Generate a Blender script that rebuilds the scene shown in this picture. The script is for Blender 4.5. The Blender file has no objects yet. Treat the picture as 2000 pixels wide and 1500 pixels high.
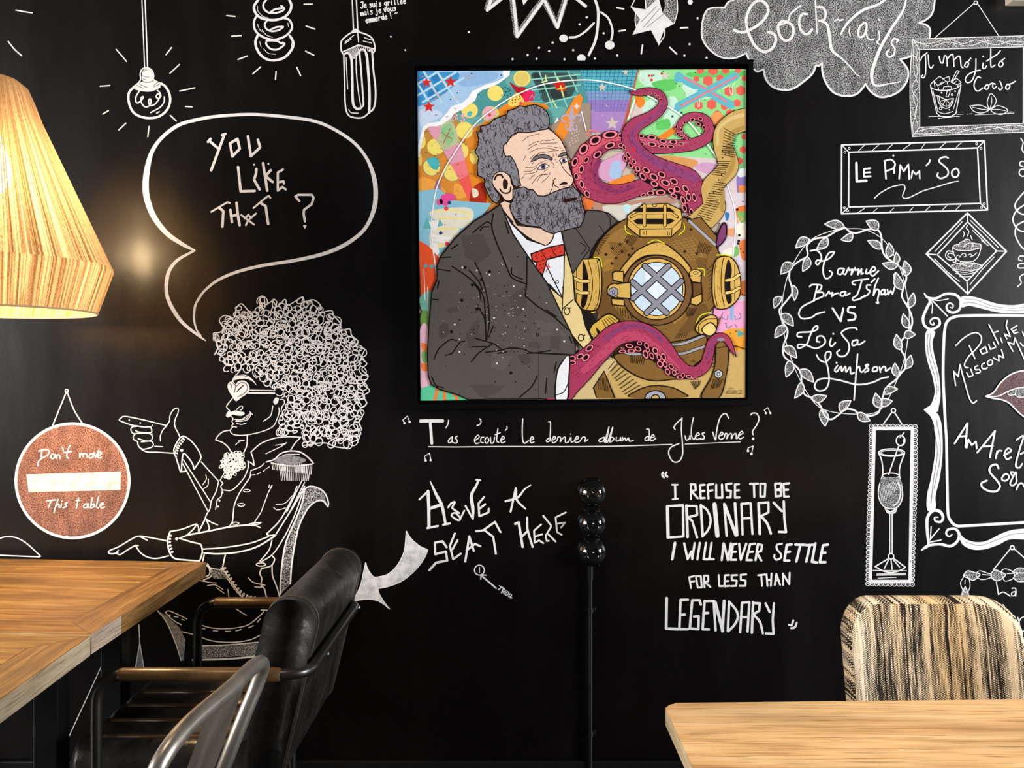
import bpy, bmesh, math, random
from mathutils import Vector, Matrix
from mathutils.geometry import tessellate_polygon

SC = bpy.context.scene
COL = SC.collection
PI = math.pi

# ------------------------------------------------------------------ camera
F_PX, CAM_H, WALL_D, HORIZON = 1680.0, 1.32, 2.8, 740.0
cam = bpy.data.cameras.new('camera')
cam.sensor_fit = 'HORIZONTAL'
cam.sensor_width = 36.0
cam.lens = 36.0 * F_PX / 2000.0
cam.shift_y = (HORIZON - 750.0) / 2000.0
cam_ob = bpy.data.objects.new('camera', cam)
COL.objects.link(cam_ob)
cam_ob.location = (0, -WALL_D, CAM_H)
cam_ob.rotation_euler = (PI / 2, 0, 0)
SC.camera = cam_ob

# ------------------------------------------------------------------ world, exposure
SC.view_settings.view_transform = 'Standard'
SC.view_settings.look = 'None'
SC.view_settings.gamma = 1.0
SC.view_settings.use_curve_mapping = False
SC.view_settings.exposure = 0.0
world = bpy.data.worlds.new('world')
SC.world = world
world.use_nodes = True
world.node_tree.nodes['Background'].inputs[0].default_value = (0.75, 0.78, 0.9, 1)
world.node_tree.nodes['Background'].inputs[1].default_value = 0.07

# ------------------------------------------------------------------ lights of the room
def area(name, loc, aim, sx, sy, power, col):
    l = bpy.data.lights.new(name, 'AREA')
    l.shape = 'RECTANGLE'; l.size = sx; l.size_y = sy
    l.energy = power; l.color = col
    o = bpy.data.objects.new(name, l)
    COL.objects.link(o)
    o.location = loc
    o.rotation_euler = (Vector(aim) - Vector(loc)).to_track_quat('-Z', 'Y').to_euler()
    return o
area('daylight_window_left', (-5.7, -2.9, 2.0), (0.0, 0, 1.3), 1.8, 1.8, 480, (1.0, 0.97, 0.94))
area('daylight_window_right', (5.7, -2.75, 2.0), (0.4, 0, 1.3), 1.9, 2.0, 540, (0.95, 0.97, 1.0))
def downlight(name, loc, power, deg, col=(1.0, 0.80, 0.56)):
    l = bpy.data.lights.new(name, 'SPOT')
    l.energy = power; l.color = col; l.shadow_soft_size = 0.06
    l.spot_size = math.radians(deg); l.spot_blend = 0.6
    o = bpy.data.objects.new(name, l)
    COL.objects.link(o)
    o.location = loc
downlight('ceiling_downlight_right', (1.0, -1.75, 2.9), 150, 62)
downlight('ceiling_downlight_left', (-0.9, -1.75, 2.9), 45, 62)

# ------------------------------------------------------------------ materials
def srgb(h):
    h = h.lstrip('#')
    out = []
    for i in (0, 2, 4):
        c = int(h[i:i + 2], 16) / 255.0
        out.append(c / 12.92 if c <= 0.04045 else ((c + 0.055) / 1.055) ** 2.4)
    return tuple(out) + (1.0,)

class NT:
    def __init__(s, name):
        s.m = bpy.data.materials.new(name)
        s.m.use_nodes = True
        s.t = s.m.node_tree
        s.t.nodes.clear()
        s.out = s.n('ShaderNodeOutputMaterial')
    def n(s, kind, **kw):
        o = s.t.nodes.new(kind)
        for k, v in kw.items():
            setattr(o, k, v)
        return o
    def l(s, a, b):
        s.t.links.new(a, b)
    def bsdf(s, rough=0.5, col=None, metal=0.0, spec=0.5):
        b = s.n('ShaderNodeBsdfPrincipled')
        b.inputs['Roughness'].default_value = rough
        b.inputs['Metallic'].default_value = metal
        b.inputs['Specular IOR Level'].default_value = spec
        if col is not None:
            b.inputs['Base Color'].default_value = tuple(col)[:3] + (1,)
        s.l(b.outputs[0], s.out.inputs[0])
        return b
    def coord(s, which='Object', scale=(1, 1, 1), rot=(0, 0, 0)):
        tc = s.n('ShaderNodeTexCoord')
        mp = s.n('ShaderNodeMapping')
        mp.inputs['Scale'].default_value = scale
        mp.inputs['Rotation'].default_value = rot
        s.l(tc.outputs[which], mp.inputs[0])
        return mp.outputs[0]
    def noise(s, vec, scale, detail=3.0, rough=0.5, dist=0.0):
        n = s.n('ShaderNodeTexNoise')
        n.inputs['Scale'].default_value = scale
        n.inputs['Detail'].default_value = detail
        n.inputs['Roughness'].default_value = rough
        n.inputs['Distortion'].default_value = dist
        if vec is not None:
            s.l(vec, n.inputs['Vector'])
        return n.outputs[0]
    def ramp(s, fac, stops, interp='LINEAR'):
        r = s.n('ShaderNodeValToRGB')
        cr = r.color_ramp
        cr.interpolation = interp
        while len(cr.elements) < len(stops):
            cr.elements.new(0.5)
        for e, (p, c) in zip(cr.elements, stops):
            e.position = p
            e.color = tuple(c)[:3] + (1,) if not isinstance(c, float) else (c, c, c, 1)
        s.l(fac, r.inputs[0])
        return r.outputs[0]
    def mix(s, fac, a, b, mode='MIX'):
        m = s.n('ShaderNodeMix', data_type='RGBA', blend_type=mode)
        for sock, v in ((0, fac), (6, a), (7, b)):
            if hasattr(v, 'is_linked'):
                s.l(v, m.inputs[sock])
            elif sock == 0:
                m.inputs[0].default_value = v
            else:
                m.inputs[sock].default_value = tuple(v)[:3] + (1,)
        return m.outputs[2]
    def math(s, op, a, b=0.0):
        m = s.n('ShaderNodeMath', operation=op)
        for i, v in enumerate((a, b)):
            if hasattr(v, 'is_linked'):
                s.l(v, m.inputs[i])
            else:
                m.inputs[i].default_value = v
        return m.outputs[0]
    def bump(s, h, b, strength=0.3, dist=0.002):
        n = s.n('ShaderNodeBump')
        n.inputs['Strength'].default_value = strength
        n.inputs['Distance'].default_value = dist
        s.l(h, n.inputs['Height'])
        s.l(n.outputs[0], b.inputs['Normal'])

def plain(name, col, rough=0.5, metal=0.0, spec=0.5, var=0.12, vscale=18.0, bump=0.0):
    t = NT(name)
    b = t.bsdf(rough, col, metal, spec)
    n = t.noise(t.coord(), vscale, 4.0)
    c = tuple(col)[:3]
    lo = tuple(x * (1 - var) for x in c); hi = tuple(min(1, x * (1 + var)) for x in c)
    t.l(t.ramp(n, [(0.3, lo), (0.7, hi)]), b.inputs['Base Color'])
    if bump:
        t.bump(n, b, bump)
    return t.m

M = {}
# black satin wall paint with dusty wiped chalk
t = NT('black_wall_paint')
b = t.bsdf(0.26, None, 0, 0.5)
co = t.coord()
n1 = t.noise(co, 1.7, 6.0, 0.62, 0.6)
n2 = t.noise(t.coord(scale=(1.0, 1.0, 0.25)), 9.0, 5.0, 0.6)
dust = t.math('MULTIPLY', t.ramp(n1, [(0.42, 0.0), (0.75, 1.0)]), t.ramp(n2, [(0.35, 0.0), (0.8, 1.0)]))
t.l(t.mix(dust, (0.0018, 0.0012, 0.0010), (0.0068, 0.0058, 0.0056)), b.inputs['Base Color'])
t.l(t.ramp(n2, [(0.2, 0.235), (0.8, 0.30)]), b.inputs['Roughness'])
t.bump(t.noise(co, 75.0, 2.0), b, 0.06, 0.0015)
M['wall'] = t.m

def chalk_mat(name, col, lo=None, scale=300.0, cut=(0.42, 0.5), patch=None, rough=0.85):
    t = NT(name)
    b = t.bsdf(rough, col, 0, 0.2)
    co = t.coord()
    n = t.noise(co, scale, 2.0, 0.6)
    f = t.ramp(n, [(cut[0], 0.0), (cut[1], 1.0)])
    if patch:
        n2 = t.noise(t.coord(scale=(1, 1, 0.45), rot=(0, 0.5, 0)), patch, 3.0, 0.6)
        f = t.math('MULTIPLY', f, t.ramp(n2, [(0.25, 0.35), (0.6, 1.0)]))
    t.l(t.mix(f, lo if lo else tuple(c * 0.86 for c in col), col), b.inputs['Base Color'])
    return t.m
BLK = (0.0035, 0.0030, 0.003)
CM = {
    'w': chalk_mat('white_paint_pen', (0.80, 0.785, 0.77), scale=60.0, cut=(0.3, 0.7)),
    'c': chalk_mat('smeared_white_chalk', (0.72, 0.70, 0.68), (0.42, 0.41, 0.41), 38.0, (0.3, 0.62)),
    'g': chalk_mat('grey_chalk', (0.30, 0.30, 0.32), (0.13, 0.13, 0.14), 120.0, (0.35, 0.65)),
    's': chalk_mat('speckled_chalk', (0.50, 0.495, 0.49), BLK, 330.0, (0.47, 0.55), 26.0),
    'b': chalk_mat('brown_chalk', (0.40, 0.19, 0.135), (0.035, 0.016, 0.013), 300.0, (0.38, 0.58), 24.0),
    'p': chalk_mat('mauve_chalk', (0.25, 0.145, 0.15), (0.035, 0.02, 0.022), 280.0, (0.36, 0.6), 20.0),
    'k': M['wall'],
}
t = NT('canvas_paint')
b = t.bsdf(0.6, None, 0, 0.1)
at = t.n('ShaderNodeAttribute', attribute_name='paint')
nn = t.noise(t.coord(), 70.0, 4.0, 0.6)
t.l(t.mix(1.0, at.outputs['Color'], t.ramp(nn, [(0.3, (0.90, 0.90, 0.90)), (0.7, (1.0, 1.0, 1.0))]), 'MULTIPLY'), b.inputs['Base Color'])
M['paint'] = t.m

# ------------------------------------------------------------------ scene helpers
def link(o, parent=None):
    COL.objects.link(o)
    if parent is not None:
        o.parent = parent
        o.matrix_parent_inverse = Matrix.Identity(4)
        o.location = o.location - parent.location
    return o

def tag(o, label=None, cat=None, group=None, kind=None):
    for k, v in (('label', label), ('category', cat), ('group', group), ('kind', kind)):
        if v:
            o[k] = v
    return o

def thing(name, loc, label, cat, group=None):
    o = bpy.data.objects.new(name, None)
    o.empty_display_size = 0.1
    COL.objects.link(o)
    o.location = loc
    return tag(o, label, cat, group)

def mesh_obj(name, bm, mat, parent=None, smooth=False, angle=None, origin=None):
    """mesh built in world coordinates; its origin goes to ORIGIN (default: the centre of its box)"""
    bm.normal_update()
    vs = [v.co for v in bm.verts]
    if origin is None:
        lo = Vector((min(v.x for v in vs), min(v.y for v in vs), min(v.z for v in vs)))
        hi = Vector((max(v.x for v in vs), max(v.y for v in vs), max(v.z for v in vs)))
        origin = (lo + hi) / 2
    origin = Vector(origin)
    bmesh.ops.translate(bm, vec=-origin, verts=bm.verts)
    me = bpy.data.meshes.new(name)
    bm.to_mesh(me)
    bm.free()
    for m in (mat if isinstance(mat, (list, tuple)) else [mat]):
        me.materials.append(m)
    if smooth:
        for p in me.polygons:
            p.use_smooth = True
        if angle:
            try:
                me.set_sharp_from_angle(angle=math.radians(angle))
            except Exception:
                pass
    o = bpy.data.objects.new(name, me)
    o.location = origin
    return link(o, parent)

def box(bm, x0, x1, y0, y1, z0, z1, bev=0.0, seg=2):
    g = bmesh.ops.create_cube(bm, size=1.0)
    vs = g['verts']
    for v in vs:
        v.co = Vector(((x0 + x1) / 2 + v.co.x * (x1 - x0), (y0 + y1) / 2 + v.co.y * (y1 - y0), (z0 + z1) / 2 + v.co.z * (z1 - z0)))
    if bev:
        es = list({e for v in vs for e in v.link_edges})
        bmesh.ops.bevel(bm, geom=es, offset=bev, segments=seg, profile=0.5, affect='EDGES')

def catmull(pts, closed=False, sub=6):
    n = len(pts)
    if n < 3:
        return [Vector(p) for p in pts]
    out = []
    P = [Vector(p) for p in pts]
    rng = range(n if closed else n - 1)
    for i in rng:
        p0 = P[(i - 1) % n] if closed or i > 0 else P[i] * 2 - P[i + 1]
        p1 = P[i]
        p2 = P[(i + 1) % n]
        p3 = P[(i + 2) % n] if closed or i + 2 < n else P[i + 1] * 2 - P[i]
        for k in range(sub):
            u = k / sub
            out.append(0.5 * ((2 * p1) + (p2 - p0) * u + (2 * p0 - 5 * p1 + 4 * p2 - p3) * u * u + (3 * p1 - p0 - 3 * p2 + p3) * u ** 3))
    if not closed:
        out.append(P[-1])
    return out

def tube(bm, pts, r, seg=14, closed=False, caps=True):
    """round bar along pts (3-D); r may be a list"""
    P = [Vector(p) for p in pts]
    n = len(P)
    R = r if isinstance(r, (list, tuple)) else [r] * n
    rings = []
    up = None
    for i in range(n):
        a = P[(i - 1) % n] if closed or i > 0 else P[i]
        c = P[(i + 1) % n] if closed or i < n - 1 else P[i]
        tdir = (c - a).normalized()
        if up is None:
            up = tdir.orthogonal().normalized()
        up = (up - tdir * up.dot(tdir))
        up = up.normalized() if up.length > 1e-6 else tdir.orthogonal().normalized()
        side = tdir.cross(up)
        rings.append([bm.verts.new(P[i] + (up * math.cos(2 * PI * k / seg) + side * math.sin(2 * PI * k / seg)) * R[i]) for k in range(seg)])
    for i in range(n if closed else n - 1):
        A, B = rings[i], rings[(i + 1) % n]
        for k in range(seg):
            bm.faces.new((A[k], A[(k + 1) % seg], B[(k + 1) % seg], B[k]))
    if caps and not closed:
        bm.faces.new(rings[0][::-1])
        bm.faces.new(rings[-1])

def bend(pts, r=0.05, sub=6):
    """polyline with rounded corners"""
    P = [Vector(p) for p in pts]
    out = [P[0]]
    for i in range(1, len(P) - 1):
        a, b_, c = P[i - 1], P[i], P[i + 1]
        d1, d2 = (a - b_), (c - b_)
        q = min(r, d1.length * 0.49, d2.length * 0.49)
        s, e = b_ + d1.normalized() * q, b_ + d2.normalized() * q
        for k in range(sub + 1):
            u = k / sub
            out.append(s * (1 - u) ** 2 + b_ * 2 * u * (1 - u) + e * u * u)
    out.append(P[-1])
    return out

def lathe(bm, prof, axis, seg=48, direction='Z', cap0=False, cap1=False, uv=False):
    """revolve (radius, height) pairs; direction Z, or -Y (towards the room)"""
    rings = []
    ax = Vector(axis)
    for r, h in prof:
        ring = []
        for k in range(seg):
            a = 2 * PI * k / seg
            if direction == 'Z':
                ring.append(bm.verts.new(ax + Vector((r * math.cos(a), r * math.sin(a), h))))
            else:
                ring.append(bm.verts.new(ax + Vector((r * math.cos(a), -h, r * math.sin(a)))))
        rings.append(ring)
    lay = bm.loops.layers.uv.new('UVMap') if uv else None
    for i in range(len(rings) - 1):
        for k in range(seg):
            k2 = (k + 1) % seg
            f = bm.faces.new((rings[i][k], rings[i][k2], rings[i + 1][k2], rings[i + 1][k]))
            if uv:
                for lp, (uu, vv) in zip(f.loops, ((k, i), (k + 1, i), (k + 1, i + 1), (k, i + 1))):
                    lp[lay].uv = (uu / seg + (uv if i >= 19 else 0), vv / (len(rings) - 1))
    if cap0:
        bm.faces.new(rings[0][::-1])
    if cap1:
        bm.faces.new(rings[-1])

def loft(bm, sections, cap=True):
    rings = [[bm.verts.new(Vector(p)) for p in s] for s in sections]
    n = len(rings[0])
    for A, B in zip(rings, rings[1:]):
        for k in range(n):
            bm.faces.new((A[k], A[(k + 1) % n], B[(k + 1) % n], B[k]))
    if cap:
        bm.faces.new(rings[0][::-1])
        bm.faces.new(rings[-1])

def rrect(w, h, r, seg=6):
    """rounded rectangle loop centred on 0,0"""
    out = []
    for cx, cy, a0 in ((w / 2 - r, h / 2 - r, 0), (-w / 2 + r, h / 2 - r, 90), (-w / 2 + r, -h / 2 + r, 180), (w / 2 - r, -h / 2 + r, 270)):
        for k in range(seg + 1):
            a = math.radians(a0 + 90 * k / seg)
            out.append((cx + r * math.cos(a), cy + r * math.sin(a)))
    return out

# ------------------------------------------------------------------ drawing on a flat surface
GLYPH = {  # pen strokes of the tiny handwriting, on a unit height
    'J': ['.1,.95 .5,1 .4,.5 .35,.1 .15,-.05 .0,.15'], 'e': ['.05,.3 .4,.36 .35,.55 .12,.5 .05,.2 .25,0 .45,.12'], 's': ['.42,.5 .2,.55 .1,.42 .35,.25 .3,.02 .05,.04'],
    'u': ['.05,.55 .05,.12 .25,0 .42,.2 .42,.55', '.42,.3 .48,.02'], 'i': ['.2,.55 .2,.03', '.2,.8 .21,.84'], 'g': ['.42,.5 .15,.52 .05,.25 .25,.05 .42,.3', '.42,.55 .42,-.1 .25,-.35 .05,-.25'],
    'r': ['.1,.55 .1,.02', '.1,.35 .25,.55 .42,.5'], 'l': ['.2,1 .18,.1 .3,.0'], 'm': ['.02,.55 .04,.02', '.04,.4 .2,.55 .25,.35 .25,.02', '.25,.4 .42,.55 .48,.35 .48,.02'],
    'a': ['.42,.5 .15,.52 .05,.25 .25,.05 .42,.3', '.42,.55 .44,.02'], 'j': ['.3,.6 .3,-.1 .15,-.3 .0,-.2', '.3,.82 .31,.86'], 'v': ['.02,.55 .2,.03 .45,.6'],
    'o': ['.25,.55 .05,.3 .22,.02 .45,.25 .27,.55'], 'n': ['.05,.55 .07,.02', '.07,.38 .28,.55 .42,.35 .42,.02'], 'd': ['.42,.5 .15,.52 .05,.25 .25,.05 .42,.3', '.46,1 .44,.02'],
    '!': ['.2,1 .2,.3', '.2,.05 .21,.0'], '\u00e9': ['.05,.3 .4,.36 .35,.55 .12,.5 .05,.2 .25,0 .45,.12', '.2,.75 .35,.9'],
}
GLYPH['\u00e9'] = GLYPH['\u00e9']

class Pen:
    """collects flat polygons of a drawing; px() turns drawing coordinates into the surface"""
    def __init__(s, depth, clip=None, mats=None):
        s.d, s.clip, s.mats = depth, clip, mats
        s.x0 = s.y0 = 0.0
        s.k = 1.0
        s.layer = 0
        s.faces = []          # (list of (X, Z), layer, paint)
        s.col = 'w'
        s.rng = random.Random(7)
        s.seq = s.dseq = 0
        s.is_disc = False
    def px(s, p):
        return (s.x0 + p[0] / s.k, s.y0 + p[1] / s.k)
    def add(s, poly):
        q = [s.px(p) for p in poly]
        if s.clip:
            for (ax, ay), (bx, by) in zip(s.clip, s.clip[1:] + s.clip[:1]):
                nx, ny = -(by - ay), (bx - ax)
                out = []
                for i in range(len(q)):
                    c, dd = q[i], q[(i + 1) % len(q)]
                    dc = (c[0] - ax) * nx + (c[1] - ay) * ny
                    de = (dd[0] - ax) * nx + (dd[1] - ay) * ny
                    if dc >= 0:
                        out.append(c)
                    if (dc >= 0) != (de >= 0):
                        u = dc / (dc - de)
                        out.append((c[0] + (dd[0] - c[0]) * u, c[1] + (dd[1] - c[1]) * u))
                q = out
                if len(q) < 3:
                    return
        s.seq += 1
        if s.is_disc:
            s.dseq += 1
        s.faces.append((q, s.layer, s.col, (s.is_disc, s.dseq if s.is_disc else s.seq)))
    def disc(s, x, y, r, ry=None, ang=0.0, n=None):
        ry = r if ry is None else ry
        n = n or (8 if max(r, ry) / s.k < 5 else 20 if max(r, ry) / s.k < 40 else 56)
        ca, sa = math.cos(ang), math.sin(ang)
        s.is_disc = True
        s.add([(x + r * math.cos(2 * PI * i / n) * ca - ry * math.sin(2 * PI * i / n) * sa,
                y + r * math.cos(2 * PI * i / n) * sa + ry * math.sin(2 * PI * i / n) * ca) for i in range(n)])
        s.is_disc = False
    def fill(s, pts):
        v = [Vector((p[0], p[1], 0)) for p in pts]
        for tri in tessellate_polygon([v]):
            s.add([(v[i].x, v[i].y) for i in tri])
    def strip(s, pts, w, closed=False, cap=True, taper=False):
        """pts of (x, y) or (x, y, w)"""
        P = [(p[0], p[1], p[2] if len(p) > 2 else w) for p in pts]
        Q = [P[0]]
        for p in P[1:]:
            if math.hypot(p[0] - Q[-1][0], p[1] - Q[-1][1]) > 1e-3:
                Q.append(p)
        if closed and len(Q) > 2 and math.hypot(Q[0][0] - Q[-1][0], Q[0][1] - Q[-1][1]) < 1e-3:
            Q.pop()
        n = len(Q)
        if n < 2:
            s.disc(Q[0][0], Q[0][1], w / 2)
            return
        L, R = [], []
        for i in range(n):
            a = Q[(i - 1) % n] if closed or i > 0 else Q[i]
            c = Q[(i + 1) % n] if closed or i < n - 1 else Q[i]
            dx, dy = c[0] - a[0], c[1] - a[1]
            ln = math.hypot(dx, dy) or 1.0
            h = Q[i][2] / 2
            if taper:
                h *= math.sin(PI * (0.12 + 0.80 * i / (n - 1)))
            nx, ny = -dy / ln * h, dx / ln * h
            L.append((Q[i][0] + nx, Q[i][1] + ny))
            R.append((Q[i][0] - nx, Q[i][1] - ny))
        for i in range(n if closed else n - 1):
            j = (i + 1) % n
            s.add([L[i], R[i], R[j], L[j]])
        if cap and not closed and not taper:
            s.disc(Q[0][0], Q[0][1], Q[0][2] / 2)
            s.disc(Q[-1][0], Q[-1][1], Q[-1][2] / 2)
    def line(s, pts, w, closed=False):
        n = len(pts)
        for i in range(n if closed else n - 1):
            s.strip([pts[i], pts[(i + 1) % n]], w)
    def smooth(s, pts, w, closed=False, taper=False):
        if len(pts) == 2:
            return s.strip(pts, w, taper=taper)
        P = [(p[0], p[1], p[2] if len(p) > 2 else w) for p in pts]
        big = max(math.hypot(P[i][0] - P[i - 1][0], P[i][1] - P[i - 1][1]) for i in range(1, len(P))) / s.k
        C = catmull(P, closed, 4 if big < 9 else 7 if big < 40 else 11)
        s.strip([(c.x, c.y, max(c.z, 0.5)) for c in C], w, closed, taper=taper)

def inside(p, poly):
    r = False
    for (x1, y1), (x2, y2) in zip(poly, poly[1:] + poly[:1]):
        if (y1 > p[1]) != (y2 > p[1]) and p[0] < (x2 - x1) * (p[1] - y1) / (y2 - y1) + x1:
            r = not r
    return r

def along(pts, step, closed=False):
    P = catmull([(p[0], p[1], 0) for p in pts], closed, 12) if len(pts) > 2 else [Vector((p[0], p[1], 0)) for p in pts]
    if closed:
        P.append(P[0])
    out, acc = [], 0.0
    for a, c in zip(P, P[1:]):
        ln = (c - a).length
        while acc < ln:
            q = a + (c - a) * (acc / ln)
            out.append((q.x, q.y, (c - a).normalized()))
            acc += step
        acc -= ln
    return out

def draw(pen, text):
    def nums(tok):
        return tuple(float(v) for v in tok.split(','))
    for row in text.strip().split('\n'):
        row = row.strip()
        if not row:
            continue
        if row[0] == '@':
            pen.x0, pen.y0, pen.k = nums(row[1:])
            continue
        cmd = row[0]
        head, _, rest = row.partition(' ')
        if cmd == 'm':
            pen.col = rest.strip()
            pen.layer += 1
            continue
        if cmd == 't':
            size, w, ang = nums(head[1:])
            pos, _, words = rest.partition(' ')
            x, y = nums(pos)
            ca, sa = math.cos(math.radians(ang)), math.sin(math.radians(ang))
            cx = 0.0
            for ch in words.lstrip('"'):
                for st in GLYPH.get(ch, []):
                    pts = []
                    for tk in st.split():
                        u, v = nums(tk)
                        dx, dy = cx + u * size * 0.85, -v * size
                        pts.append((x + dx * ca - dy * sa, y + dx * sa + dy * ca))
                    pen.smooth(pts, w)
                cx += size * (0.52 if ch in GLYPH else 0.36)
            continue
        W = nums(head[1:])[0] if len(head) > 1 else 0.0
        if cmd not in 'slSLv':
            rest = rest.replace('/', ' ')
        if cmd in 'slSL':
            for part in rest.split('/'):
                pts = [nums(tk) for tk in part.split()]
                (pen.smooth if cmd in 'sS' else pen.line)(pts, W, cmd in 'SL')
        elif cmd in 'fF':
            pts = [nums(tk) for tk in rest.split()]
            if cmd == 'F':
                pts = [(c.x, c.y) for c in catmull([(p[0], p[1], 0) for p in pts], True, 7)]
            pen.fill(pts)
        elif cmd == 'd':
            for tk in rest.split():
                x, y = nums(tk)
                pen.disc(x, y, W)
        elif cmd == 'e':
            for tk in rest.split():
                x, y, rx, ry = nums(tk)
                pen.disc(x, y, rx, ry)
        elif cmd == 'c':
            for tk in rest.split():
                x, y, rx, ry = nums(tk)
                n = 14 if rx / pen.k < 6 else 40 if rx / pen.k < 40 else 110
                pen.strip([(x + rx * math.cos(2 * PI * i / n), y + ry * math.sin(2 * PI * i / n)) for i in range(n)], W, True)
        elif cmd in 'nz':
            k = int(W)
            for tk in rest.split():
                x, y, r = nums(tk)
                if cmd == 'n':
                    pen.add([(x + r * math.cos(2 * PI * i / k + PI / 2), y + r * math.sin(2 * PI * i / k + PI / 2)) for i in range(k)])
                else:
                    pen.fill([(x + (r if i % 2 == 0 else r * 0.42) * math.sin(PI * i / k), y - (r if i % 2 == 0 else r * 0.42) * math.cos(PI * i / k)) for i in range(2 * k)])
        elif cmd == 'h':
            tk = rest.split()
            n = int(tk[0])
            a1, a2, b1, b2 = [nums(v) for v in tk[1:5]]
            for i in range(n):
                u = i / max(1, n - 1)
                j = pen.rng.uniform(-0.25, 0.25) / max(1, n)
                v = min(1, max(0, u + j))
                p = (a1[0] + (a2[0] - a1[0]) * u, a1[1] + (a2[1] - a1[1]) * u)
                q = (b1[0] + (b2[0] - b1[0]) * v, b1[1] + (b2[1] - b1[1]) * v)
                pen.strip([p, q], W)
        elif cmd == 'q':      # row of little loops
            tk = rest.split()
            amp, pitch = float(tk[0]), float(tk[1])
            A = along([nums(v) for v in tk[2:]], pitch / 10.0)
            pts = []
            for i, (x, y, d) in enumerate(A):
                ph = 2 * PI * i / 10.0
                pts.append((x + d.x * amp * 0.75 * math.sin(ph) - d.y * amp * math.cos(ph), y + d.y * amp * 0.75 * math.sin(ph) + d.x * amp * math.cos(ph)))
            pen.strip(pts, W)
        elif cmd == 'o':      # row of rings
            tk = rest.split()
            r, step = float(tk[0]), float(tk[1])
            P = [nums(v) for v in tk[2:]]
            for a, c in zip(P, P[1:]):
                n = max(1, round(math.hypot(c[0] - a[0], c[1] - a[1]) / step))
                for i in range(n):
                    x, y = a[0] + (c[0] - a[0]) * i / n, a[1] + (c[1] - a[1]) * i / n
                    pen.strip([(x + r * math.cos(2 * PI * k / 12), y + r * math.sin(2 * PI * k / 12)) for k in range(12)], W, True)
                    pen.strip([(x - r * 0.4, y), (x + r * 0.2, y - r * 0.3), (x + r * 0.2, y + r * 0.3)], W * 0.8)
        elif cmd == 'k':      # scribbled curls inside an outline
            tk = rest.split()
            step, seed = float(tk[0]), int(tk[1])
            poly = [nums(v) for v in tk[2:]]
            rg = random.Random(seed)
            x0, x1 = min(p[0] for p in poly), max(p[0] for p in poly)
            y0, y1 = min(p[1] for p in poly), max(p[1] for p in poly)
            y = y0
            odd = 0
            while y < y1:
                x = x0 + (step / 2 if odd else 0)
                while x < x1:
                    cx, cy = x + rg.uniform(-.35, .35) * step, y + rg.uniform(-.35, .35) * step
                    if inside((cx, cy), poly):
                        r = step * rg.uniform(0.36, 0.82)
                        a0, el, rot = rg.uniform(0, 6.28), rg.uniform(0.5, 1.0), rg.uniform(0, 3.14)
                        turns = rg.uniform(0.9, 1.5)
                        pts = []
                        n = int(13 * turns)
                        for i in range(n):
                            a = a0 + 2 * PI * turns * i / n
                            rr = r * (1.15 - 0.3 * i / n)
                            u, v = rr * math.cos(a), rr * el * math.sin(a)
                            pts.append((cx + u * math.cos(rot) - v * math.sin(rot) + i * step * 0.012, cy + u * math.sin(rot) + v * math.cos(rot)))
                        pen.strip(pts, W)
                    x += step
                y += step * 0.8
                odd ^= 1
        elif cmd == 'v':      # leaf: base, tip, width,bend
            for part in rest.split('/'):
                p0, p1, wb = [nums(tk) for tk in part.split()]
                dx, dy = p1[0] - p0[0], p1[1] - p0[1]
                ln = math.hypot(dx, dy)
                ux, uy = dx / ln, dy / ln
                up_, dn = [], []
                for i in range(11):
                    u = i / 10
                    h = wb[0] / 2 * math.sin(PI * u ** 0.8) ** 0.9 if 0 < u < 1 else 0.0
                    off = wb[1] * math.sin(PI * u) * 0.8 - (wb[1] * 0.7) * u * u
                    cx, cy = p0[0] + dx * u - uy * off, p0[1] + dy * u + ux * off
                    up_.append((cx - uy * h, cy + ux * h))
                    dn.append((cx + uy * h, cy - ux * h))
                keep = pen.col
                pen.col = 's'
                pen.fill(up_ + dn[-2:0:-1])
                pen.col = keep
                pen.layer += 1
                pen.strip(up_, W)
                pen.strip(dn, W)
                pen.layer -= 1
        elif cmd == 'j':      # ink dashes along a path
            tk = rest.split()
            ln, hw, n, seed = float(tk[0]), float(tk[1]), int(tk[2]), int(tk[3])
            A = along([nums(v) for v in tk[4:]], 6.0)
            rg = random.Random(seed)
            for _ in range(n):
                x, y, d = rg.choice(A)
                o = rg.uniform(-hw, hw)
                l2 = ln * rg.uniform(0.4, 1.0) / 2
                x, y = x - d.y * o, y + d.x * o
                pen.strip([(x - d.x * l2, y - d.y * l2), (x + d.x * l2, y + d.y * l2)], W, taper=True)
        elif cmd == 'u':      # hair strands
            tk = rest.split()
            n, seed, ln = int(tk[0]), int(tk[1]), float(tk[2])
            poly = [nums(v) for v in tk[3:]]
            rg = random.Random(seed)
            x0, x1 = min(p[0] for p in poly), max(p[0] for p in poly)
            y0, y1 = min(p[1] for p in poly), max(p[1] for p in poly)
            cnt = 0
            while cnt < n:
                x, y = rg.uniform(x0, x1), rg.uniform(y0, y1)
                if not inside((x, y), poly):
                    continue
                cnt += 1
                a = rg.gauss(1.5, 0.6)
                bendy = rg.uniform(-0.28, 0.28)
                pts = []
                for i in range(5):
                    u = i / 4 - 0.5
                    pts.append((x + math.cos(a + bendy * u * 4) * u * ln * 1.7, y + math.sin(a + bendy * u * 4) * u * ln * 1.7))
                pen.smooth(pts, W, taper=True)
        elif cmd == 'x':      # halftone dots
            tk = rest.split()
            step = float(tk[0])
            poly = [nums(v) for v in tk[1:]]
            y, odd = min(p[1] for p in poly), 0
            while y < max(p[1] for p in poly):
                x = min(p[0] for p in poly) + (step / 2 if odd else 0)
                while x < max(p[0] for p in poly):
                    if inside((x, y), poly):
                        pen.disc(x, y, W, n=6)
                    x += step
                y += step * 0.6
                odd ^= 1
        elif cmd == 'y':      # spatter
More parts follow.
